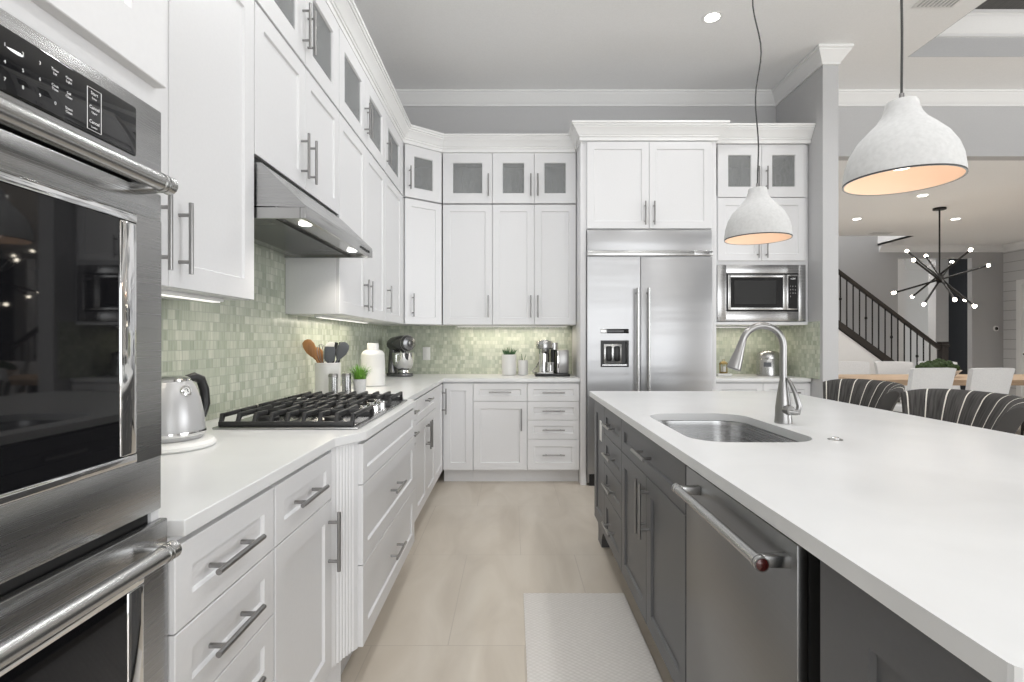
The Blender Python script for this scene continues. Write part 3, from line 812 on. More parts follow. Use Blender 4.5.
fr = thing('refrigerator', 'stainless steel side-by-side refrigerator with ice and water dispenser', 'refrigerator', (0.640, 4.50, 0))
FW = 1.060
MB().box(0.002, FW - 0.002, 0.035, 0.66, 0.02, 2.182).build('body', 'fridge_steel', fr)
gr = MB().box(0.0, FW, 0.01, 0.0345, 2.004, 2.180, 0.002).build('top_grille', 'fridge_steel', fr)
st = MB().box(-0.004, FW + 0.002, -0.012, 0.0345, 1.958, 2.002, 0.004).build('trim_bar', 'handle_steel', gr)
MB().box(0.905, 1.040, -0.0135, -0.011, 1.966, 1.994, 0.001).build('badge', 'steel', gr)
lettering('lettering', [('KitchenAid', 0.9725, 1.980, 0.026)], 'gap', gr, y=-0.0142)
MB().box(0.02, FW - 0.02, 0.02, 0.0345, 0.0, 0.10).build('kick_grille', 'black', fr)
XS = 0.452
# left door with dispenser opening
dl = MB()
zx0, zx1, zz0, zz1 = 0.112, 0.351, 1.014, 1.240
dl.box(0.0, zx0, 0.0, 0.034, 0.105, 1.948).box(zx1, XS - 0.003, 0.0, 0.034, 0.105, 1.948)
dl.box(zx0, zx1, 0.0, 0.034, 0.105, zz0).box(zx0, zx1, 0.0, 0.034, zz1, 1.948)
d1 = dl.build('freezer_door', 'fridge_steel', fr)
d2 = MB().box(XS + 0.003, FW, 0.0, 0.034, 0.105, 1.948, 0.002).build('fresh_food_door', 'fridge_steel', fr)
def fr_handle(x, par):
    mb = MB(); hy = -0.062
    mb.tube([(x, hy, 0.60), (x, hy, 1.68)], 0.0125, 16)
    for z in (0.64, 1.64): mb.tube([(x, 0.0, z), (x, hy, z)], 0.011, 12)
    mb.build('handle', 'handle_steel', par)
fr_handle(0.415, d1); fr_handle(0.508, d2)
mb = MB()
mb.box(zx0, zx1, -0.004, 0.006, zz1 - 0.014, zz1).box(zx0, zx1, -0.004, 0.006, zz0, zz0 + 0.012)
mb.box(zx0, zx0 + 0.012, -0.004, 0.006, zz0 + .012, zz1 - .014).box(zx1 - 0.012, zx1, -0.004, 0.006, zz0 + .012, zz1 - .014)
mb.box(zx0 + .012, zx1 - .012, 0.0335, 0.0348, zz0 + .012, zz1 - .014)
ds = mb.build('dispenser', 'black', d1)
mb = MB().box(zx0 + 0.03, zx1 - 0.055, 0.020, 0.033, zz0 + 0.030, zz1 - 0.03, 0.004).box(zx0 + .014, zx1 - .014, -0.002, 0.03, zz0 + .012, zz0 + .022)
mb.build('dispenser_plate', 'handle_steel', d1)
mb = MB()
for xx in (zx0 + 0.048, zx0 + 0.117):
    mb.box(xx, xx + 0.05, 0.010, 0.0195, zz0 + 0.048, zz0 + 0.178, 0.012)
mb.build('dispenser_paddles', 'black', d1)
MB().box(zx0 + 0.055, zx1, -0.002, 0.001, 1.300, 1.338, 0.001).build('dispenser_display', 'blackglass', d1)
MB().box(zx0, zx0 + 0.054, -0.002, 0.001, 1.300, 1.338, 0.001).build('dispenser_switch', 'handle_steel', d1)

# ------------------------------------------------------------------ microwave column
XM = 1.754; WM = 0.822
cabinet('glass_cabinet', 'two-door glass cabinet above the microwave, right of the refrigerator', 'cabinet', GG, (XM, 4.615), 0, WM, 0.55, ZG0, ZG1,
        [D('glass', 0.03, 0.412, ZG0, ZG1, ('v', 0.375, ZG0 + 0.16), 0.2), D('glass', 0.412, 0.795, ZG0, ZG1, ('v', 0.449, ZG0 + 0.16), 0.2)], hollow=True)
mc = thing('microwave_cabinet', 'white two-door cabinet with a niche for the built-in microwave', 'cabinet', (XM, 4.615, 1.374))
mb = MB()
mb.box(0, 0.03, 0, 0.55, 0, 1.104).box(WM - 0.03, WM, 0, 0.55, 0, 1.104).box(0.03, WM - 0.03, 0, 0.55, 0, 0.03).box(0.03, WM - 0.03, 0, 0.55, 0.525, 1.104)
mb.box(0.03, WM - 0.03, 0.53, 0.55, 0.03, 0.525)
mb.build('carcass', 'white', mc)
MB().box(0.0, WM, -0.012, -0.0005, -0.0, 0.028, 0.002).build('bottom_rail', 'white', mc)
fronts(mc, [D('door', 0.03, 0.412, 1.930, 2.478, ('v', 0.375, 2.05), 0.2), D('door', 0.412, 0.795, 1.930, 2.478, ('v', 0.449, 2.05), 0.2)], 'white', 1.374)
mw = thing('microwave', 'built-in stainless steel microwave with a wide trim frame', 'microwave', (1.783, 4.612, 1.408))
w_, h_ = 0.764, 0.487
MB().box(0.03, w_ - 0.03, 0.005, 0.45, 0.02, h_ - 0.02).build('body', 'black', mw)
mb = MB(); t0, t1, t2, t3 = 0.075, 0.703, 0.083, 0.415
mb.box(0, t0, -0.016, 0.0, 0, h_, 0.001).box(t1, w_, -0.016, 0.0, 0, h_, 0.001).box(t0, t1, -0.016, 0.0, 0, t2, 0.001).box(t0, t1, -0.016, 0.0, t3, h_, 0.001)
mb.build('trim_frame', 'steel', mw)
MB().box(t0 + 0.001, t1 - 0.001, -0.008, 0.003, t2 + .001, t3 - .001).build('front_gap', 'gap', mw)
mb = MB(); a0, a1, b0, b1 = t0 + 0.014, 0.600, t2 + 0.014, t3 - 0.014
mb.box(a0, a0 + 0.022, -0.022, -0.009, b0, b1, 0.002).box(a1 - 0.035, a1, -0.022, -0.009, b0, b1, 0.002).box(a0 + .022, a1 - .035, -0.022, -0.009, b0, b0 + 0.022, 0.002).box(a0 + .022, a1 - .035, -0.022, -0.009, b1 - 0.022, b1, 0.002)
md = mb.build('door', 'handle_steel', mw)
MB().box(a0 + .022, a1 - .035, -0.019, -0.0095, b0 + .022, b1 - .022).build('door_glass', 'blackglass', md)
MB().box(a0 + .055, a1 - .095, -0.0202, -0.0189, b0 + .05, b1 - .05).build('mesh_window', 'gap', md)
cp = MB().box(0.602, t1 - 0.006, -0.020, -0.009, b0, b1, 0.002).build('control_panel', 'handle_steel', mw)
MB().box(0.610, t1 - 0.014, -0.0215, -0.0195, b0 + 0.012, b1 - 0.012).build('keypad', 'blackglass', cp)
it = [('12:00', 0.650, b1 - 0.035, 0.02)]
for r in range(4):
    for c in range(3): it.append((str((r * 3 + c + 1) % 10) if r < 3 else ('0', 'ok', 'x')[c], 0.628 + c * 0.022, b1 - 0.10 - r * 0.03, 0.013))
lettering('lettering', it[:1] + it[1:11], 'lettering', cp, y=-0.0219)

# ------------------------------------------------------------------ island
XI = 0.533
RM90 = -PI / 2
GI = 'charcoal island cabinets'
ID = 0.62
Z0I = 0.15
cabinet('island_end_cabinet', 'narrow charcoal paneled end of the island nearest the refrigerator', 'cabinet', GI, (XI, 3.30), RM90, 0.35, 0.98, Z0I, 0.882,
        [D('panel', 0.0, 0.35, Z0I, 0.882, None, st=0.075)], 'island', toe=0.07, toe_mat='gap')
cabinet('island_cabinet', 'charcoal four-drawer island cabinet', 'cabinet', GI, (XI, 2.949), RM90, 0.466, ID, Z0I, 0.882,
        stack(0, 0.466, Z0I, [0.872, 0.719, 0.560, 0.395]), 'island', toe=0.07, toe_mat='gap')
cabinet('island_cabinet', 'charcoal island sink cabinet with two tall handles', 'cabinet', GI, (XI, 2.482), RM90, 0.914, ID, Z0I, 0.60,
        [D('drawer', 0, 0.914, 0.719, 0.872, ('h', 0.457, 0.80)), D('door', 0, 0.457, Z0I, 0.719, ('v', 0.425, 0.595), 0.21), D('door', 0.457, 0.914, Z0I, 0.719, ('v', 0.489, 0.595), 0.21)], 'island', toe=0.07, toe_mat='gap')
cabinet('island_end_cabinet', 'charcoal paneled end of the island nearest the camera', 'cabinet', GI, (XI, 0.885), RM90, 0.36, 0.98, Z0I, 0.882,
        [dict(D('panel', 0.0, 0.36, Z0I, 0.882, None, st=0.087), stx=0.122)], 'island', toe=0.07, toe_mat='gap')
# island body behind the fronts and its furniture foot
ib = thing('island_cladding', 'charcoal island back panel under the stool overhang', 'island panel', (0, 0, 0))
MB().box(1.17, 1.50, 0.886, 2.947, 0.0, 0.882, 0.001).build('panel', 'island', ib)
MB().box(1.154, 1.169, 0.886, 2.947, 0.0, 0.882).build('inner_board', 'gap', ib)
ft = MB().prism([(3.30, 0.149), (3.30, 0.10), (3.285, 0.06), (3.295, 0.0), (3.17, 0.0), (3.165, 0.05), (3.12, 0.10), (3.10, 0.149)], 0.536, 0.596, 'x')
tag(ft.build('furniture_foot', 'island', smooth=0.4), 'small carved charcoal foot under the far corner of the island', 'foot')
# filler strip between the dishwasher and the near end
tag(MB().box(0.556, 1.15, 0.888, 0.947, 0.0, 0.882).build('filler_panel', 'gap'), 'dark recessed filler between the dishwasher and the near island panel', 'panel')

# island top with sink cut-out
def rrect(x0, x1, y0, y1, r, n=7):
    out = []
    for cx, cy, a0 in ((x1 - r, y1 - r, 0), (x0 + r, y1 - r, PI / 2), (x0 + r, y0 + r, PI), (x1 - r, y0 + r, 1.5 * PI)):
        for k in range(n + 1):
            a = a0 + (PI / 2) * k / n
            out.append((cx + r * math.cos(a), cy + r * math.sin(a)))
    return out
SX0, SX1, SY0, SY1 = 0.585, 1.000, 1.680, 2.350
bm = bmesh.new()
outer = rrect(0.495, 1.735, 0.518, 3.40, 0.012, 3)
inner = rrect(SX0, SX1, SY0, SY1, 0.115)
def loop(pts, z):
    v = [bm.verts.new((x, y, z)) for x, y in pts]
    return v, [bm.edges.new((v[i], v[(i + 1) % len(v)])) for i in range(len(v))]
vo, eo = loop(outer, 0.914); vi, ei = loop(inner, 0.914)
bmesh.ops.triangle_fill(bm, use_beauty=True, use_dissolve=False, edges=eo + ei)
ret = bmesh.ops.extrude_face_region(bm, geom=bm.faces[:])
bmesh.ops.translate(bm, vec=(0, 0, -0.0305), verts=[g for g in ret['geom'] if isinstance(g, bmesh.types.BMVert)])
mb = MB(); mb.bm.free(); mb.bm = bm
tag(mb.build('island_countertop', 'quartz', smooth=0.25), 'big white quartz island countertop with the sink cut-out', 'countertop')

sk = thing('kitchen_sink', 'undermount stainless steel sink set in the island', 'sink', (0, 0, 0))
mb = MB()
rings = []
for (off, z, r) in ((0.03, 0.8815, 0.13), (-0.004, 0.8815, 0.113), (-0.006, 0.86, 0.113), (-0.012, 0.72, 0.10), (-0.03, 0.685, 0.09), (-0.06, 0.675, 0.07)):
    rings.append([mb.bm.verts.new((x, y, z)) for x, y in rrect(SX0 - off, SX1 + off, SY0 - off, SY1 + off, r)])
for a, b in zip(rings, rings[1:]):
    n = len(a)
    for k in range(n): mb.bm.faces.new((a[k], a[(k + 1) % n], b[(k + 1) % n], b[k]))
mb.bm.faces.new(rings[-1])
bs = mb.build('basin', 'steel', sk, smooth=0.9, recalc=False)
so = bs.modifiers.new('thick', 'SOLIDIFY'); so.thickness = 0.0015; so.offset = 0
MB().lathe([(0, 0.0), (0.03, 0.0), (0.044, 0.004), (0.046, 0.0), (0.046, -0.01)], (0.79, 2.1, 0.677), 24).build('drain', 'chrome', sk)

# dishwasher
dw = thing('dishwasher', 'dark stainless steel dishwasher in the island with a tubular handle', 'dishwasher', (XI, 1.565, 0), RM90)
MB().box(0.004, 0.610, 0.002, 0.60, 0.02, 0.874).build('tub', 'gap', dw)
dd_ = MB().box(0.003, 0.611, -0.020, 0.0, 0.13, 0.868, 0.003).build('door', 'dw_steel', dw)
MB().box(0.01, 0.60, 0.06, 0.075, 0.0, 0.12).build('kick_plate', 'gap', dw)
mb = MB(); hy = -0.078; hz = 0.828
mb.tube([(0.105, hy, hz), (0.595, hy, hz)], 0.0115, 20)
for e0, e1 in ((0.098, 0.118), (0.582, 0.602)):
    mb.tube([(e0, hy, hz), (e0 + .007, hy, hz), (e0 + .007, hy, hz), (e0 + .010, hy, hz), (e0 + .010, hy, hz), (e1, hy, hz)], [0.0138, 0.0138, 0.0125, 0.0125, 0.0138, 0.0138], 20)
for xx in (0.118, 0.580):
    mb.hexa([(xx - .010, hy, hz - .010), (xx + .010, hy, hz - .010), (xx + .012, -0.0195, hz - .012), (xx - .012, -0.0195, hz - .012),
             (xx - .010, hy, hz + .010), (xx + .010, hy, hz + .010), (xx + .012, -0.0195, hz + .012), (xx - .012, -0.0195, hz + .012)], 0.002)
hh = mb.build('handle', 'handle_steel', dd_)
for sg, xx in ((1, 0.602), (-1, 0.098)):
    mdl = MB().lathe([(0.0, 0.0035 * sg), (0.006, 0.003 * sg), (0.0112, 0.001 * sg), (0.0118, 0.0)], (xx, hy, hz), 20, 'x').build('handle_medallion', 'red', dd_)
    mdl['label'] = 'round dark red end cap of the handle'

# outlet on the island end panel
ol = thing('outlet', 'white outlet plate on the charcoal island end panel', 'outlet', (XI - 0.012, 3.085, 0.655), RM90, 'outlet plates')
MB().box(-0.035, 0.035, -0.006, -0.0005, 0, 0.115, 0.002).build('plate', 'plastic', ol)
mb = MB()
for z in (0.033, 0.08): mb.box(-0.016, 0.016, -0.0075, -0.006, z - 0.014, z + 0.014, 0.0006)
mb.build('sockets', 'plastic', ol)

# faucet
fc = thing('faucet', 'brushed steel pull-down gooseneck faucet behind the island sink', 'faucet', (1.062, 2.075, 0.9145))
MB().lathe([(0, 0), (0.032, 0), (0.032, 0.008), (0.030, 0.03), (0.029, 0.06), (0.0215, 0.12), (0.0145, 0.165), (0, 0.166)], (0, 0, 0), 28).build('body', 'nickel', fc)
pts = [(0, 0, 0.15), (0, 0, 0.22), (0, 0, 0.29)]
R_ = 0.081; zc = 0.300
for k in range(0, 15):
    a = PI * (k / 14) * 0.935
    pts.append((-R_ + R_ * math.cos(a), 0, zc + R_ * math.sin(a)))
MB().tube(pts, 0.0132, 18).build('neck', 'nickel', fc)
e = Vector(pts[-1]); tdir = (Vector(pts[-1]) - Vector(pts[-2])).normalized()
MB().tube([e - tdir * 0.002, e + tdir * 0.004, e + tdir * 0.035, e + tdir * 0.075, e + tdir * 0.108, e + tdir * 0.112], [0.0142, 0.0145, 0.017, 0.023, 0.0265, 0.024], 22).build('spray_head', 'nickel', fc)
mb = MB()
mb.tube([(0.0, -0.018, 0.055), (0.006, -0.048, 0.055)], [0.019, 0.017], 18)
mb.tube([(0.022, -0.03, 0.045), (0.036, -0.04, 0.046), (0.041, -0.04, 0.07), (0.030, -0.032, 0.12), (0.017, -0.022, 0.158), (0.010, -0.014, 0.176)], [0.010, 0.011, 0.0105, 0.0085, 0.007, 0.005], 12)
mb.tube([(0.0, -0.035, 0.050), (0.034, -0.04, 0.046)], [0.015, 0.011], 12)
mb.build('lever', 'nickel', fc)
asw = thing('air_switch', 'small round steel air switch button on the island counter', 'button', (1.052, 1.725, 0.9145))
MB().lathe([(0, 0.002), (0.021, 0.002), (0.023, 0.0), ], (0, 0, 0), 24).build('rim', 'nickel', asw)
MB().lathe([(0, 0.008), (0.010, 0.008), (0.012, 0.006), (0.012, 0.002)], (0, 0, 0), 24).build('button', 'chrome', asw)

# rug
rg = MB().box(0.055, 0.545, 1.15, 2.577, 0.0005, 0.011, 0.004).build('kitchen_mat', 'rug')
tag(rg, 'cream woven kitchen mat on the floor by the island', 'mat')

# ------------------------------------------------------------------ cooktop
ck = thing('gas_cooktop', 'stainless gas cooktop with black cast-iron grates', 'cooktop', (0, 0, 0.9145))
CX0, CX1, CY0, CY1 = -1.085, -0.557, 1.915, 2.830
mb = MB().box(CX0, CX1, CY0, CY1, 0, 0.008, 0.003)
mb.build('top_plate', 'steel', ck)
def burner(x, y, r):
    mb = MB().lathe([(0, 0.012), (r * 1.25, 0.012), (r * 1.3, 0.008), (r * 1.3, 0.007)], (x, y, 0.0005), 24)
    b = mb.build('burner', 'steel', ck)
    MB().lathe([(0, 0.026), (r * 0.9, 0.026), (r, 0.022), (r, 0.013)], (x, y, 0), 24).build('burner_cap', 'iron', b)
for (x, y, r) in ((-0.95, 2.07, 0.04), (-0.70, 2.07, 0.032), (-0.86, 2.37, 0.05), (-0.95, 2.68, 0.036), (-0.70, 2.68, 0.03)): burner(x, y, r)
def grate(y0, y1, x0, x1):
    mb = MB(); zt = 0.054; w = 0.0065; h = 0.015
    def bar(xa, xb, ya, yb, za=zt - h, zb=zt): mb.box(xa, xb, ya, yb, za, zb, 0.0025)
    # low front and rear rails, tall side rails, fingers that climb from the rails and run to the middle
    bar(x0, x1, y0, y0 + 2 * w, 0.0085, 0.026); bar(x0, x1, y1 - 2 * w, y1, 0.0085, 0.026)
    for x in (x0, x1 - 2 * w):
        bar(x, x + 2 * w, y0 + 0.012, y1 - 0.012, zt - h, zt)
        for ya, s in ((y0, 1), (y1, -1)):
            mb.hexa([(x, min(ya, ya + s * .013), 0.0085), (x + 2 * w, min(ya, ya + s * .013), 0.0085), (x + 2 * w, max(ya, ya + s * .013), 0.0085), (x, max(ya, ya + s * .013), 0.0085),
                     (x, min(ya + s * .014, ya + s * .034), zt), (x + 2 * w, min(ya + s * .014, ya + s * .034), zt), (x + 2 * w, max(ya + s * .014, ya + s * .034), zt), (x, max(ya + s * .014, ya + s * .034), zt)], 0.001)
    bar(x0, x1, (y0 + y1) / 2 - w, (y0 + y1) / 2 + w, zt - h)
    nb = 8
    for k in range(1, nb):
        x = x0 + w + (x1 - x0 - 2 * w) * k / nb
        for ya, s in ((y0, 1), (y1, -1)):
            yin = ya + s * ((y1 - y0) / 2 if k % 2 else (y1 - y0) * 0.38)
            pts = [(ya + s * .002, 0.015), (ya + s * .013, 0.015), (ya + s * 0.032, zt - h), (yin, zt - h), (yin, zt + 0.001), (ya + s * 0.022, zt + 0.003)]
            mb.prism(pts, x - w, x + w, 'x', 0.0015)
    return mb.build('grate', 'iron', ck, smooth=0.5)
grate(CY0 + 0.018, CY0 + 0.310, CX0 + 0.012, CX1 - 0.022)
grate(CY0 + 0.313, CY0 + 0.602, CX0 + 0.012, CX1 - 0.13)
grate(CY0 + 0.605, CY1 - 0.015, CX0 + 0.012, CX1 - 0.022)
for k in range(5):
    y = CY0 + 0.345 + k * 0.058; x = CX1 - 0.065 + (0.022 if k % 2 else -0.012)
    mb = MB().lathe([(0.023, 0.0085), (0.023, 0.012), (0.018, 0.014), (0.0165, 0.036), (0.013, 0.040), (0, 0.0405)], (x, y, 0), 20)
    mb.box(x - 0.015, x + 0.015, y - 0.003, y + 0.003, 0.040, 0.045, 0.001)
    mb.build('knob', 'chrome', ck)

# ------------------------------------------------------------------ things on the left counter
CT = 0.9145
kt = thing('electric_kettle', 'silver electric kettle on a round base beside the oven', 'kettle', (-1.035, 1.60, CT))
MB().lathe([(0, 0), (0.118, 0), (0.125, 0.006), (0.125, 0.014), (0.118, 0.022), (0.10, 0.026), (0, 0.026)], (0, 0, 0), 40).build('base', 'plastic', kt)
MB().lathe([(0, 0.027), (0.088, 0.027), (0.094, 0.034), (0.096, 0.05), (0.092, 0.10), (0.083, 0.145), (0.070, 0.18), (0.062, 0.195), (0.058, 0.200), (0, 0.200)], (0, 0, 0), 40).build('body', pm('kettle_silver', (0.50, 0.50, 0.505), 0.33, 0.35), kt)
MB().lathe([(0.0975, 0.040), (0.0985, 0.044), (0.0975, 0.052), (0.0965, 0.052)], (0, 0, 0), 40).build('water_band', 'chrome', kt)
MB().lathe([(0.059, 0.2005), (0.058, 0.207), (0.045, 0.214), (0.0, 0.218)], (0, 0, 0), 32).build('lid', 'chrome', kt)
mb = MB()
hd_ = Vector((0.42, 0.907, 0)).normalized()
hp = [(0.055, 0.203), (0.078, 0.208), (0.100, 0.198), (0.112, 0.165), (0.116, 0.12), (0.106, 0.085), (0.085, 0.078)]
mb.tube([(hd_.x * r, hd_.y * r, z) for r, z in hp], [0.012, 0.014, 0.015, 0.0145, 0.014, 0.013, 0.010], 14)
mb.build('handle', 'black', kt)
a = math.radians(-22)
go = MB().lathe([(0, 0.004), (0.0115, 0.004), (0.012, 0.007), (0.016, 0.006), (0.018, 0.002), (0.018, -0.006)], (0, 0, 0), 24, 'y').build('gauge', 'chrome', kt)
go.location = (0.072 * math.cos(a), 0.072 * math.sin(a), 0.172); go.rotation_euler = (-0.35, 0, a + PI / 2)
MB().lathe([(0, 0.0052), (0.0108, 0.0052), (0.011, 0.0042)], (0, 0, 0), 20, 'y').build('gauge_face', 'plastic', go)
MB().tube([(-0.006, -0.0056, 0.004), (-0.001, -0.0056, 0.006), (0.004, -0.0056, 0.003), (0.001, -0.0056, -0.001), (0.005, -0.0056, -0.005)], 0.0012, 6).build('gauge_needle', 'black', go)
mb = MB(); sp = Vector((-hd_.x, -hd_.y, 0))
mb.tube([(sp.x * 0.07, sp.y * 0.07, 0.13), (sp.x * 0.10, sp.y * 0.10, 0.17), (sp.x * 0.118, sp.y * 0.118, 0.198)], [0.022, 0.014, 0.010], 14)
mb.build('spout', 'chrome', kt)

# utensil crock and its utensils
UX, UY = -1.085, 3.12
cr = MB()
pr = [(0.0, 0.004), (0.066, 0.0), (0.072, 0.006), (0.073, 0.19), (0.070, 0.194), (0.066, 0.190), (0.064, 0.012), (0.0, 0.012)]
cr.lathe(pr, (UX, UY, CT), 40)
tag(cr.build('utensil_crock', 'ceramic'), 'white ceramic crock holding cooking utensils behind the cooktop', 'crock')
def utensil(name, label, dx, dy, lean, kind, mat, hm, L=0.30):
    t = thing(name, label, 'utensil', (UX + dx, UY + dy, CT + 0.016), 0, 'utensils in the white crock')
    lx, ly = lean
    tip = Vector((lx, ly, math.sqrt(max(0.01, L * L - lx * lx - ly * ly)))); u = tip.normalized()
    P = lambda s: tuple(u * s)
    if kind == 'spoon':
        MB().tube([P(0), P(L * 0.7)], [0.007, 0.006], 10).build('handle', hm, t)
        hd0 = MB().tube([P(L * 0.66), P(L * 0.72), P(L * 0.80), P(L * 0.90), P(L * 0.97), P(L)], [0.007, 0.020, 0.031, 0.033, 0.026, 0.008], 18, flat=0.3, wide=(0.94, 0.33, 0)); hd0.build('bowl', mat, t)
    elif kind == 'whisk':
        MB().tube([P(0), P(L * 0.6)], 0.006, 10).build('handle', hm, t)
        mb = MB(); sd = u.orthogonal().normalized(); s2 = u.cross(sd)
        for k in range(4):
            q = sd * math.cos(PI * k / 4) + s2 * math.sin(PI * k / 4)
            mb.tube([tuple(u * (L * 0.58)), tuple(u * (L * .70) + q * 0.020), tuple(u * (L * .86) + q * 0.027), tuple(u * (L * .96) + q * 0.016), tuple(u * L),
                     tuple(u * (L * .96) - q * 0.016), tuple(u * (L * .86) - q * 0.027), tuple(u * (L * .70) - q * 0.020), tuple(u * (L * 0.58))], 0.0014, 6)
        mb.build('wires', mat, t)
    elif kind == 'tongs':
        mb = MB()
        for s in (-1, 1):
            mb.tube([(s * .004, 0, 0.02), (u.x * L * .6 + s * 0.016, u.y * L * .6, u.z * L * .6), (u.x * L + s * 0.012, u.y * L, u.z * L)], [0.006, 0.008, 0.010], 8)
        mb.build('arms', mat, t)
    else:
        MB().tube([P(0), P(L * 0.7)], [0.006, 0.006], 10).build('handle', hm, t)
        mb = MB().tube([P(L * 0.64), P(L * 0.70), P(L * 0.74), P(L * 0.94), P(L)], [0.007, 0.024, 0.029, 0.031, 0.026], 12, flat=0.16, wide=(0.94, 0.33, 0)); mb.build('blade', mat, t)
utensil('wooden_spoon', 'brown wooden spoon leaning out of the crock, leftmost', 0.040, 0.0, (-0.158, -0.03), 'spoon', 'spoonwood', 'spoonwood', 0.35)
utensil('wooden_spoon', 'wooden spoon half hidden behind the leftmost spoon in the crock', 0.034, 0.022, (-0.118, 0.0), 'spoon', 'spoonwood', 'spoonwood', 0.29)
utensil('whisk', 'wire whisk standing in the utensil crock', -0.012, 0.0, (-0.022, -0.02), 'whisk', 'nickel', 'black', 0.29)
utensil('spatula', 'grey spatula at the front of the utensil crock', 0.01, -0.03, (0.024, -0.03), 'spatula', 'greyplastic', 'greyplastic', 0.275)
utensil('serving_spoon', 'pale spoon with a rounded head among the crock utensils', 0.0, 0.015, (0.008, 0.02), 'spoon', 'ceramic', 'spoonwood', 0.30)
utensil('tongs', 'black tongs standing in the utensil crock', 0.02, 0.0, (0.045, 0.0), 'tongs', 'black', 'black', 0.30)
utensil('ladle', 'grey ladle leaning right out of the utensil crock', -0.034, -0.006, (0.146, -0.01), 'spoon', 'greyplastic', 'greyplastic', 0.33)

def shaker(x, y, label):
    t = thing('shaker', label, 'shaker', (x, y, CT), 0, 'steel salt and pepper shakers')
    MB().lathe([(0, 0), (0.026, 0), (0.027, 0.003), (0.0245, 0.05), (0.0245, 0.118), (0, 0.118)], (0, 0, 0), 24).build('body', 'handle_steel', t)
    MB().lathe([(0.0262, 0.1185), (0.0265, 0.131), (0.022, 0.138), (0, 0.1385)], (0, 0, 0), 24).build('cap', 'nickel', t)
shaker(-1.000, 2.965, 'steel shaker in front of the utensil crock')
shaker(-0.932, 2.985, 'steel shaker between the crock and the grass plant')

gp = thing('potted_grass', 'small pot of bright green grass behind the cooktop', 'plant', (-0.868, 3.02, CT))
MB().lathe([(0, 0), (0.028, 0), (0.030, 0.003), (0.037, 0.100), (0.037, 0.104), (0.033, 0.104), (0.032, 0.09), (0, 0.09)], (0, 0, 0), 24).build('pot', 'concrete', gp)
mb = MB()
for k in range(150):
    a = random.uniform(0, 2 * PI); q = random.random() ** 0.6; L = random.uniform(0.07, 0.125); r0 = 0.028 * random.random()
    lean = q * 0.075
    b0 = Vector((r0 * math.cos(a), r0 * math.sin(a), 0.09)); tip = b0 + Vector((lean * math.cos(a), lean * math.sin(a), L * (1 - 0.3 * q)))
    md0 = (b0 + tip) / 2 + Vector((-lean * .15 * math.cos(a), -lean * .15 * math.sin(a), L * 0.08)); s = Vector((-math.sin(a), math.cos(a), 0)) * 0.0022
    v = [mb.bm.verts.new(p) for p in (b0 - s, b0 + s, md0 + s, md0 - s, tip)]
    mb.bm.faces.new(v[:4]); mb.bm.faces.new((v[3], v[2], v[4]))
mb.build('grass_blades', 'leaf', gp)

cn = thing('ceramic_canister', 'large white ribbed ceramic jar on the left counter', 'jar', (-0.997, 3.80, CT))
pr = [(0, 0), (0.080, 0), (0.087, 0.006)]
for k in range(23):
    z = 0.012 + k * 0.0095; r = 0.087 - 0.005 * (k / 22) ** 2
    pr += [(r, z), (r - 0.0012, z + 0.0075)]
pr += [(0.078, 0.235), (0.066, 0.25), (0.045, 0.258), (0, 0.259)]
MB().lathe(pr, (0, 0, 0), 40).build('body', 'ceramic', cn)
MB().lathe([(0.041, 0.2585), (0.041, 0.262), (0.040, 0.300), (0.037, 0.305), (0.0, 0.306)], (0, 0, 0), 32).build('lid', 'ceramic', cn)

# stand mixer in the corner (head towards the room)
sm = thing('stand_mixer', 'dark silver stand mixer with a steel bowl in the back corner', 'stand mixer', (-1.03, 4.86, CT), math.radians(-40))
sm.scale = (1.06, 1.06, 1.06)
MB().prism(rrect(-0.12, 0.13, -0.075, 0.075, 0.06, 6), 0.0, 0.028, b=0.006).build('base', 'mixer', sm, smooth=0.8)
MB().tube([(-0.085, 0, 0.02), (-0.090, 0, 0.10), (-0.082, 0, 0.18), (-0.055, 0, 0.24)], [0.052, 0.045, 0.045, 0.056], 20, flat=0.85).build('column', 'mixer', sm)
mb = MB().tube([(-0.125, 0, 0.268), (-0.115, 0, 0.27), (-0.07, 0, 0.275), (0.03, 0, 0.28), (0.10, 0, 0.283), (0.132, 0, 0.284), (0.140, 0, 0.284)], [0.02, 0.052, 0.068, 0.074, 0.072, 0.064, 0.035], 22, flat=0.95)
mb.build('motor_head', 'mixer', sm, smooth=0.9)
MB().tube([(0.100, 0, 0.2835), (0.106, 0, 0.2835)], 0.0722, 22).build('trim_band', 'nickel', sm)
MB().lathe([(0, 0.0), (0.026, 0.0), (0.026, 0.012), (0.018, 0.018)], (0.142, 0, 0.284), 18, 'x').build('hub_knob', 'nickel', sm)
MB().tube([(0.055, 0, 0.222), (0.055, 0, 0.19), (0.055, 0, 0.14)], [0.022, 0.014, 0.006], 14).build('beater_shaft', 'chrome', sm)
mb = MB().lathe([(0, 0.017), (0.046, 0.017), (0.05, 0.024), (0.044, 0.040), (0.070, 0.060), (0.088, 0.095), (0.096, 0.14), (0.098, 0.19), (0.101, 0.192), (0.0955, 0.189), (0.094, 0.14), (0.085, 0.097), (0.05, 0.06), (0, 0.055)], (0.055, 0, 0.012), 32)
mb.build('bowl', 'chrome', sm)
MB().tube([(0.085, -0.092, 0.19), (0.10, -0.118, 0.185), (0.10, -0.118, 0.13), (0.085, -0.085, 0.12)], 0.006, 10).build('bowl_handle', 'chrome', sm)

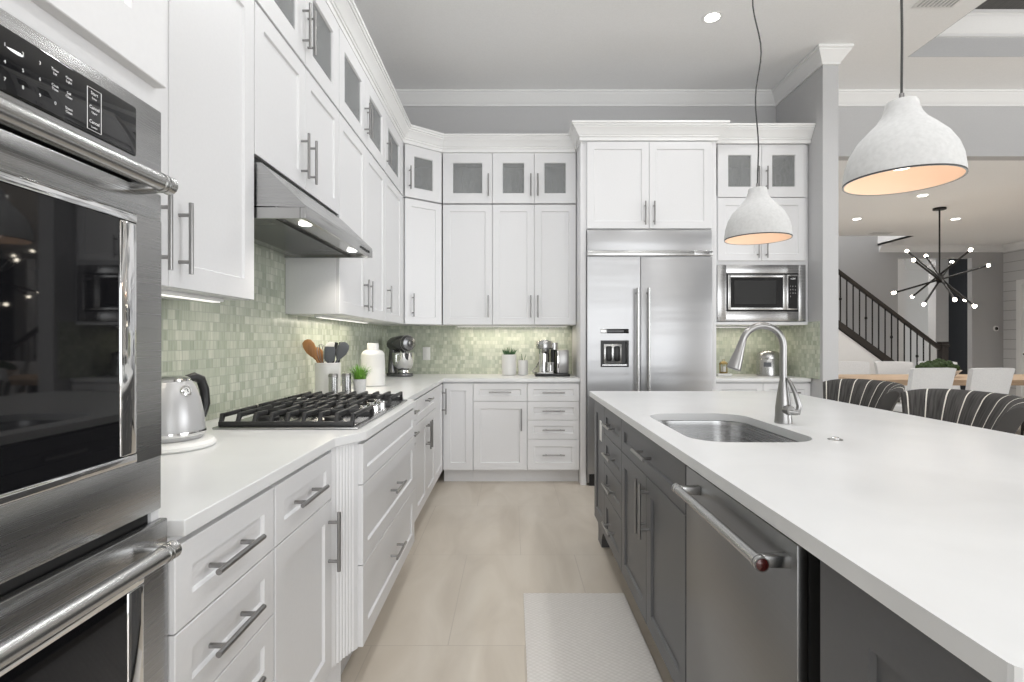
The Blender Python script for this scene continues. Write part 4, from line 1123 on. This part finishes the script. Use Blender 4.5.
# outlet on the back wall tile
ot = thing('outlet', 'white outlet plate on the green backsplash beside the stand mixer', 'outlet', (-0.833, WB - 0.0125, 1.050), 0, 'outlet plates')
MB().box(-0.037, 0.037, -0.006, -0.0003, 0, 0.125, 0.002).build('plate', 'plastic', ot)
mb = MB()
for z in (0.036, 0.088): mb.box(-0.016, 0.016, -0.0075, -0.006, z - 0.015, z + 0.015, 0.0006)
mb.build('sockets', 'plastic', ot)

# back counter: two white pots, coffee machine
pt = thing('succulent_planter', 'taller white pot with a dark spiky succulent on the back counter', 'plant', (-0.028, 4.98, CT))
MB().lathe([(0, 0), (0.058, 0), (0.068, 0.008), (0.070, 0.03), (0.070, 0.19), (0.067, 0.194), (0.064, 0.19), (0.064, 0.17), (0, 0.17)], (0, 0, 0), 32).build('pot', 'ceramic', pt)
mb = MB()
for k in range(17):
    a = k * 2.399; q = (k / 17.0) ** 0.5; r0 = 0.034 * q
    b0 = Vector((r0 * math.cos(a), r0 * math.sin(a), 0.172)); tip = b0 + Vector((0.055 * q * math.cos(a), 0.055 * q * math.sin(a), 0.10 - 0.035 * q))
    mb.tube([tuple(b0), tuple(b0 * .55 + tip * .45), tuple(tip)], [0.007, 0.0075, 0.0008], 6)
mb.build('leaves', 'succ', pt)
p2 = thing('small_planter', 'smaller white pot beside the succulent on the back counter', 'pot', (0.104, 4.985, CT))
MB().lathe([(0, 0), (0.040, 0), (0.046, 0.006), (0.047, 0.02), (0.047, 0.138), (0.044, 0.142), (0.042, 0.138), (0.042, 0.12), (0, 0.12)], (0, 0, 0), 28).build('pot', 'ceramic', p2)
mb = MB()
for k in range(7):
    a = k * 2.1; mb.tube([(0.012 * math.cos(a), 0.012 * math.sin(a), 0.12), (0.02 * math.cos(a), 0.02 * math.sin(a), 0.17), (0.03 * math.cos(a), 0.03 * math.sin(a), 0.20)], [0.003, 0.004, 0.001], 6)
mb.build('sprigs', 'succ', p2)

em = thing('coffee_machine', 'stainless steel espresso machine on the back counter beside the refrigerator', 'coffee machine', (0.36, 4.93, CT))
MB().box(-0.150, 0.165, -0.14, 0.15, 0.0, 0.022, 0.006).build('base', 'black', em)
MB().box(-0.130, 0.02, -0.125, -0.01, 0.023, 0.034, 0.003).build('drip_tray', 'handle_steel', em)
MB().tube([(-0.06, 0.055, 0.023), (-0.06, 0.055, 0.245)], 0.055, 28).build('column', 'chrome', em)
MB().lathe([(0, 0.246), (0.068, 0.246), (0.078, 0.252), (0.080, 0.275), (0.078, 0.302), (0.072, 0.318), (0.045, 0.323), (0.042, 0.330), (0, 0.331)], (-0.058, 0.01, 0), 32).build('brew_head', 'steel', em)
MB().tube([(0.035, 0.03, 0.24), (0.035, 0.03, 0.305)], 0.036, 24).build('steam_knob', 'handle_steel', em)
pf = MB().lathe([(0.026, 0.205), (0.033, 0.212), (0.034, 0.2455), (0, 0.2455)], (-0.055, -0.03, 0), 24).build('portafilter', 'nickel', em)
MB().tube([(-0.055, -0.06, 0.225), (-0.055, -0.16, 0.215)], [0.009, 0.012], 12).build('portafilter_handle', 'black', pf)
MB().tube([(0.024, 0.03, 0.024), (0.024, 0.03, 0.239)], 0.024, 16).build('boiler_pipe', 'black', em)
MB().lathe([(0, 0.036), (0.034, 0.036), (0.036, 0.05), (0.030, 0.10), (0.034, 0.125), (0.031, 0.125), (0.027, 0.10), (0, 0.09)], (-0.005, -0.075, 0), 24).build('milk_jug', 'chrome', em)
MB().box(0.052, 0.158, -0.10, 0.14, 0.023, 0.238, 0.006).build('water_tank', 'nickel', em)
MB().box(0.0525, 0.068, -0.104, -0.0995, 0.03, 0.232, 0.002).build('tank_trim', 'chrome', em)
MB().tube([(-0.115, -0.02, 0.12), (-0.135, -0.06, 0.085), (-0.165, -0.10, 0.060), (-0.172, -0.10, 0.045), (-0.155, -0.10, 0.035)], 0.006, 8).build('steam_wand', 'handle_steel', em)
# right counter: steel canister and small clock ornament
cb = thing('bread_canister', 'domed steel bread canister on the counter below the microwave', 'canister', (2.385, 4.93, CT))
MB().lathe([(0, 0), (0.098, 0), (0.102, 0.004), (0.103, 0.15), (0.100, 0.155), (0.1025, 0.158), (0.103, 0.18), (0.095, 0.205), (0.075, 0.222), (0.04, 0.231), (0, 0.233)], (0, 0, 0), 36).build('body', 'handle_steel', cb)
cb.rotation_euler = (0, 0, math.radians(-30))
MB().prism([(0.1034 * math.sin(q), -0.1034 * math.cos(q)) for q in [math.radians(-18 + 4 * k) for k in range(10)]] + [(0.101 * math.sin(q), -0.101 * math.cos(q)) for q in [math.radians(18 - 4 * k) for k in range(10)]], 0.085, 0.125).build('label_plate', 'greyplastic', cb)
oc = thing('ornament', 'small antique brass ornament on a white plinth below the microwave', 'ornament', (1.955, 4.90, CT))
MB().box(-0.065, 0.065, -0.045, 0.045, 0, 0.022, 0.003).build('plinth', 'ceramic', oc)
br = pm('aged_brass', (0.32, 0.24, 0.10), 0.4, 0.8)
mb = MB().lathe([(0, 0.0225), (0.035, 0.0225), (0.038, 0.03), (0.030, 0.036)], (0, 0, 0), 20).lathe([(0.036, 0.105), (0.040, 0.112), (0.026, 0.128), (0.010, 0.134), (0, 0.135)], (0, 0, 0), 20)
for k in range(6):
    q = 2 * PI * k / 6; mb.tube([(0.034 * math.cos(q), 0.034 * math.sin(q), 0.03), (0.036 * math.cos(q), 0.036 * math.sin(q), 0.108)], 0.003, 6)
mb.tube([(0.012, 0, 0.134), (0.008, 0, 0.150), (-0.008, 0, 0.150), (-0.012, 0, 0.134)], 0.0025, 6)
mb.build('cage', br, oc)
MB().lathe([(0, 0.037), (0.020, 0.037), (0.020, 0.085), (0, 0.086)], (0, 0, 0), 16).build('candle', 'ceramic', oc)

# ------------------------------------------------------------------ pendants
def pendant(x, y, zr, Rr, Hh, label, wob, cordtop=3.655):
    t = thing('pendant_lamp', label, 'pendant lamp', (x, y, zr), 0, 'concrete pendant lamps over the island')
    k = Rr / 0.168; h = Hh / 0.235
    out = [(0.168, 0.0), (0.1675, 0.02), (0.162, 0.055), (0.150, 0.088), (0.128, 0.122), (0.098, 0.152), (0.072, 0.175), (0.057, 0.196), (0.050, 0.215), (0.047, 0.230), (0.044, 0.235)]
    inn = [(0.163, 0.0), (0.162, 0.02), (0.155, 0.055), (0.143, 0.085), (0.120, 0.118), (0.09, 0.146), (0.064, 0.168), (0.0, 0.172)]
    mb = MB().lathe([(0.0, 0.235 * h)] + [(r * k, z * h) for r, z in reversed(out)] + [(0.163 * k, 0.0)], (0, 0, 0), 56)
    mb.build('shade', 'concrete', t, smooth=0.9)
    MB().lathe([(0.1628 * k, 0.0005)] + [(r * k - 0.0004, z * h) for r, z in inn[1:]], (0, 0, 0), 56).build('shade_lining', 'warm_inner', t, smooth=0.9)
    MB().lathe([(0.1685 * k, -0.0005), (0.1685 * k, 0.004), (0.1682 * k, 0.004)], (0, 0, 0), 56).build('rim', 'cord', t)
    MB().tube([(0, 0, 0.235 * h), (0, 0, 0.26 * h)], [0.007, 0.006], 12).build('ferrule', 'nickel', t)
    MB().lathe([(0, 0.035 * h), (0.022, 0.040 * h), (0.030, 0.060 * h), (0.026, 0.085 * h), (0.014, 0.11 * h), (0.013, 0.15 * h), (0, 0.171 * h)], (0, 0, 0), 20).build('bulb', 'pbulb', t)
    n = 40; top = cordtop - zr - 0.03
    pts = [(wob * math.sin(i * 0.55) * math.sin(PI * i / n), wob * 0.6 * math.sin(i * 0.4 + 1) * math.sin(PI * i / n), 0.255 * h + (top - 0.255 * h) * i / n) for i in range(n + 1)]
    MB().tube(pts, 0.0032, 8).build('cord', 'cord', t)
    MB().lathe([(0, 0.0), (0.05, 0.0), (0.055, 0.006), (0.055, 0.03)], (0, 0, top), 28).build('ceiling_canopy', 'nickel', t)
    l = lamp('pendant_glow', 'POINT', (0, 0, 0.035 * h), 0.38, (1.0, 0.84, 0.72), size=0.03); l.parent = t
pendant(1.088, 1.48, 1.680, 0.141, 0.222, 'white concrete dome pendant nearer the camera, over the island', 0.006)
pendant(1.098, 2.37, 1.690, 0.139, 0.226, 'white concrete dome pendant in front of the microwave', 0.02)

# recessed lights and vents
def can(x, y, z, label, grp, s=1.0):
    t = thing('recessed_light', label, 'ceiling light', (x, y, z), 0, grp)
    MB().lathe([(0.052 * s, -0.001), (0.075 * s, -0.004), (0.078 * s, -0.001), (0.078 * s, 0.0)], (0, 0, -0.0005), 32).build('trim_ring', 'trim', t)
    MB().lathe([(0, -0.0035), (0.052 * s, -0.0035), (0.053 * s, -0.0008)], (0, 0, -0.0005), 32).build('lens', 'led', t)
can(1.5, 3.97, H, 'lit recessed light in the kitchen ceiling', 'recessed lights')
can(5.09, 6.57, DC, 'lit recessed light in the dining ceiling, nearest the near pendant', 'recessed lights')
can(5.1, 7.84, DC, 'lit recessed light in the dining ceiling, left of the chandelier', 'recessed lights')
can(6.56, 7.84, DC, 'lit recessed light in the dining ceiling, right of the chandelier rod', 'recessed lights')
def vent(x, y, z, wx, wy, label):
    t = thing('air_vent', label, 'vent', (x, y, z), 0, 'ceiling vents')
    MB().box(-wx / 2, wx / 2, -wy / 2, wy / 2, -0.006, -0.0005, 0.002).build('frame', 'trim', t)
    mb = MB(); n = 9
    for k in range(n):
        xx = -wx / 2 + 0.03 + (wx - 0.06) * k / (n - 1); mb.box(xx - 0.005, xx + 0.005, -wy / 2 + 0.02, wy / 2 - 0.02, -0.010, -0.0055)
    mb.build('louvers', 'wall', t)
vent(3.05, 3.78, H, 0.30, 0.14, 'white air vent in the kitchen ceiling near the tray edge')
vent(6.15, 8.85, DC, 0.35, 0.2, 'white air vent in the dining ceiling near the stairwell')

# ------------------------------------------------------------------ bar stools
def stool(x, y, label):
    t = thing('bar_stool', label, 'bar stool', (x, y, 0), 0, 'striped bar stools at the island')
    # curved back: arc open towards the island (-x)
    R0 = 0.235; th = 0.07; A = math.radians(58)
    nu, prof = 28, []
    zb, zt = 0.60, 1.005
    lean = 0.135
    npf = 8
    for k in range(7): prof.append((0.0, zb + (zt - 0.035 - zb) * k / 6))
    for k in range(1, npf): 
        a = PI * k / npf; prof.append((th / 2 - th / 2 * math.cos(a), zt - 0.035 + 0.035 * math.sin(a)))
    for k in range(7): prof.append((th, zt - 0.035 - (zt - 0.035 - zb) * k / 6))
    bm = bmesh.new(); uv = bm.loops.layers.uv.new('UVMap')
    grid = []
    for i in range(nu + 1):
        f = -1 + 2 * i / nu; a = f * A
        drop = 0.030 * abs(f) ** 4
        row = []
        for (o, z) in prof:
            zz = zb + (z - zb) * (1 - drop / (zt - zb) * ((z - zb) / (zt - zb)))
            r = R0 + o + lean * ((zz - zb) / (zt - zb)) ** 2.2
            px = r * math.cos(a) * 0.80 - 0.12; py = r * math.sin(a) * 0.98
            row.append(bm.verts.new((px, py, zz)))
        grid.append(row)
    K = len(prof)
    for i in range(nu):
        for j in range(K - 1):
            fc_ = bm.faces.new((grid[i][j], grid[i + 1][j], grid[i + 1][j + 1], grid[i][j + 1]))
            for lp, (ii, jj) in zip(fc_.loops, ((i, j), (i + 1, j), (i + 1, j + 1), (i, j + 1))):
                lp[uv].uv = ((ii / nu) * 0.60 + 0.02, prof[jj][1])
    for fc_ in [bm.faces.new(row) for row in (grid[0], grid[-1])] + [bm.faces.new([g_[0] for g_ in grid] + [g_[-1] for g_ in reversed(grid)])]:
        for lp in fc_.loops: lp[uv].uv = (0.03, 0.5)
    mb = MB(); mb.bm.free(); mb.bm = bm
    mb.build('backrest', 'stripe', t, smooth=1.0)
    MB().prism(rrect(-0.24, 0.17, -0.235, 0.235, 0.08), 0.585, 0.675, b=0.02).build('seat', 'seatfab', t, smooth=0.8)
    MB().box(-0.20, 0.18, -0.20, 0.20, 0.545, 0.584, 0.004).build('seat_frame', 'legs', t)
    for (lx, ly) in ((-0.19, -0.19), (-0.19, 0.19), (0.17, -0.19), (0.17, 0.19)):
        MB().tube([(lx * 1.12, ly * 1.12, 0.0), (lx, ly, 0.546)], [0.014, 0.020], 8).build('leg', 'legs', t)
    mb = MB()
    for s in (-1, 1): mb.tube([(-0.205, s * 0.205, 0.2), (0.185, s * 0.205, 0.2)], 0.010, 8)
    mb.tube([(-0.205, -0.205, 0.2), (-0.205, 0.205, 0.2)], 0.010, 8)
    mb.build('footrest', 'legs', t)
stool(1.945, 3.07, 'charcoal striped bar stool farther along the island, nearer the wing wall')
stool(1.945, 2.385, 'charcoal striped bar stool nearer the camera at the island')

# ------------------------------------------------------------------ dining room
tb = thing('dining_table', 'long light oak dining table under the chandelier', 'table', (5.95, 6.95, 0))
MB().box(-1.65, 1.65, -0.52, 0.52, 0.695, 0.765, 0.005).build('tabletop', 'oak', tb)
for s in (-1, 1):
    MB().hexa([(s * 1.15 - .06, -.38, 0), (s * 1.15 + .06, -.38, 0), (s * 1.15 + .06, .38, 0), (s * 1.15 - .06, .38, 0),
               (s * 1.15 - .05, -.30, .694), (s * 1.15 + .05, -.30, .694), (s * 1.15 + .05, .30, .694), (s * 1.15 - .05, .30, .694)], .006).build('leg', 'legs', tb)
MB().box(-1.09, 1.09, -0.03, 0.03, 0.25, 0.33, 0.004).build('stretcher', 'legs', tb)
def dchair(x, y, rz, label):
    t = thing('dining_chair', label, 'chair', (x, y, 0), rz, 'pale upholstered dining chairs')
    # faces +y; backrest at -y
    MB().prism(rrect(-0.23, 0.23, -0.20, 0.24, 0.05), 0.40, 0.48, b=0.02).build('seat', 'fabric', t, smooth=0.8)
    bm = bmesh.new(); rows = []
    n = 14
    for j in range(9):
        z = 0.44 + 0.49 * j / 8.0
        row = []
        for side in (0, 1):
            rng = range(n + 1) if side == 0 else range(n, -1, -1)
            for i in rng:
                f = -1 + 2 * i / n
                wdt = 0.25 + 0.025 * j / 8
                yy = -0.245 - 0.10 * (j / 8) + 0.05 * f * f + (0.055 if side else 0.0)
                zz = z - (0.012 * f ** 6 if j == 8 else 0)
                row.append(bm.verts.new((f * wdt, yy, zz)))
        rows.append(row)
    m_ = len(rows[0])
    for a, b in zip(rows, rows[1:]):
        for k in range(m_): bm.faces.new((a[k], a[(k + 1) % m_], b[(k + 1) % m_], b[k]))
    bm.faces.new(rows[0]); bm.faces.new(rows[-1])
    mb = MB(); mb.bm.free(); mb.bm = bm
    mb.build('backrest', 'fabric', t, smooth=0.9)
    for (lx, ly) in ((-.19, -.19), (.19, -.19), (-.19, .19), (.19, .19)):
        MB().tube([(lx * 1.1, ly * 1.15, 0), (lx, ly, 0.405)], [0.012, 0.018], 8).build('leg', 'legs', t)
dchair(4.76, 6.30, math.radians(8), 'pale grey dining chair, back to the kitchen, between the two bar stools')
dchair(5.43, 6.30, math.radians(8), 'pale grey dining chair, back to the kitchen, right of the moss bowl')
dchair(6.12, 6.30, math.radians(8), 'pale grey dining chair at the right edge of the photo')
dchair(5.05, 7.66, PI, 'pale grey dining chair across the table, against the stair wall, leftmost')
dchair(5.70, 7.66, PI, 'pale grey dining chair across the table, left of the moss bowl')
dchair(6.36, 7.66, PI, 'pale grey dining chair across the table, behind the moss bowl')
mo = thing('moss_bowl', 'low bowl of dark green moss on the dining table', 'bowl', (5.58, 6.95, 0.7655))
mo.scale = (1.2, 1.2, 1.3)
MB().lathe([(0, 0), (0.14, 0), (0.17, 0.012), (0.225, 0.06), (0.235, 0.07), (0.22, 0.066), (0.16, 0.03), (0, 0.025)], (0, 0, 0), 32, sx=1.0, sy=0.7).build('bowl', 'ceramic', mo)
bm = bmesh.new()
for k in range(60):
    a = k * 2.399; q = math.sqrt(k / 60.0)
    r = random.uniform(0.022, 0.042)
    bmesh.ops.create_icosphere(bm, subdivisions=2, radius=r, matrix=Matrix.Translation((0.20 * q * math.cos(a), 0.14 * q * math.sin(a), 0.075 + 0.06 * (1 - q * q) + random.uniform(-0.01, 0.015))))
for v in bm.verts: v.co += Vector((random.uniform(-1, 1), random.uniform(-1, 1), random.uniform(-1, 1))) * 0.006
mb = MB(); mb.bm.free(); mb.bm = bm
mb.build('moss', 'moss', mo, smooth=0)

# chandelier
CHX, CHY, CHZ = 5.80, 7.19, 2.085
ch = thing('chandelier', 'black starburst chandelier with bare glowing bulbs over the dining table', 'chandelier', (CHX, CHY, CHZ))
MB().lathe([(0, DC - CHZ - 0.001), (0.075, DC - CHZ - 0.001), (0.075, DC - CHZ - 0.025), (0, DC - CHZ - 0.026)], (0, 0, 0), 28).build('ceiling_canopy', 'darkmetal', ch)
MB().tube([(0, 0, 0.0), (0, 0, DC - CHZ - 0.02)], 0.010, 10).build('stem', 'darkmetal', ch)
MB().lathe([(0, -0.05), (0.03, -0.06), (0.05, 0), (0.03, 0.06), (0, 0.05)], (0, 0, 0), 20).build('hub', 'darkmetal', ch)
def tip(px, py, far):
    # bulb position 0.66 m from the hub
    d = Vector(((px - 512) / 530.0, 1.0, -(py - 341) / 530.0)); o_ = Vector((CHX, CHY, CHZ - CZ))
    A_ = d.dot(d); B_ = -2 * d.dot(o_); C_ = o_.dot(o_) - 0.66 ** 2
    q = math.sqrt(max(0.0, B_ * B_ - 4 * A_ * C_)); t_ = (-B_ + (q if far else -q)) / (2 * A_)
    return d * t_ - o_
for (a_, b_, fa) in (((893.5, 293), (988.6, 265.3), 0), ((907, 251), (974.8, 306.3), 1), ((913.5, 260), (965, 299.6), 0),
                     ((926, 255.8), (954.8, 299.6), 1), ((923.8, 304.4), (952, 262), 0), ((912.3, 296.7), (970.7, 249.7), 1)):
    va, vb = tip(*a_, fa), tip(*b_, not fa)
    v = (vb - va).normalized()
    rod = MB().tube([tuple(va + v * 0.03), tuple(vb - v * 0.03)], 0.0125, 10).build('rod', 'darkmetal', ch)
    for p, u in ((va, -v), (vb, v)):
        p = p - u * 0.035
        MB().tube([tuple(p), tuple(p + u * 0.012), tuple(p + u * 0.030), tuple(p + u * 0.046), tuple(p + u * 0.056)], [0.009, 0.012, 0.022, 0.019, 0.005], 14).build('bulb', 'bulb', rod)

# stairs
stp = thing('stair_railing', 'dark wood and iron stair railing descending behind the dining table', 'railing', (0, 0, 0))
SD = 9.0
def zr_(x): return 2.407 - 0.757 * (x - 5.55)
def zs_(x): return 1.53 - 0.735 * (x - 5.55)
XA, XE = 4.6, 7.26
MB().prism([(XA, zr_(XA) - 0.035), (XE, zr_(XE) - 0.035), (XE, zr_(XE) + 0.035), (XA, zr_(XA) + 0.035)], SD - 0.035, SD + 0.035, 'y', 0.008).build('handrail', 'legs', stp)
MB().prism([(XA, zs_(XA) - 0.10), (XE + .02, zs_(XE) - 0.10), (XE + .02, zs_(XE) + 0.03), (XA, zs_(XA) + 0.03)], SD - 0.05, SD + 0.05, 'y').build('stringer', 'legs', stp)
n = int((XE - XA) / 0.1085)
for k in range(1, n):
    x = XA + k * 0.1085
    mb = MB().box(x - 0.0075, x + 0.0075, SD - 0.0075, SD + 0.0075, zs_(x), zr_(x) - 0.03)
    if k % 4 == 1:
        zm = (zs_(x) + zr_(x)) / 2
        mb.lathe([(0, -0.03), (0.014, -0.024), (0.024, 0), (0.014, 0.024), (0, 0.03)], (x, SD, zm), 10)
    mb.build('baluster', 'darkmetal', stp)
MB().box(7.26, 7.37, SD - 0.055, SD + 0.055, 0, 1.14, 0.004).box(7.245, 7.385, SD - 0.07, SD + 0.07, 1.1405, 1.175, 0.004).box(7.255, 7.375, SD - 0.06, SD + 0.06, 1.1755, 1.225, 0.01).build('newel_post', 'legs', stp)
struct('wall_understair', MB().prism([(2.72, 0), (7.24, 0), (7.24, 0.18), (6.9, zs_(6.9) - 0.11), (2.72, zs_(2.72) - 0.11)], SD - 0.02, SD + 0.90, 'y'), 'lwall')
th_ = thing('thermostat', 'small round white thermostat on the wall right of the accent panel', 'thermostat', (9.12, 9.995, 1.47))
MB().lathe([(0, 0.022), (0.04, 0.022), (0.05, 0.016), (0.052, 0.0)], (0, 0, 0), 24, 'y').build('ring', 'plastic', th_)
MB().lathe([(0, 0.026), (0.030, 0.0255), (0.032, 0.022)], (0, 0, 0), 24, 'y').build('dial', 'black', th_)
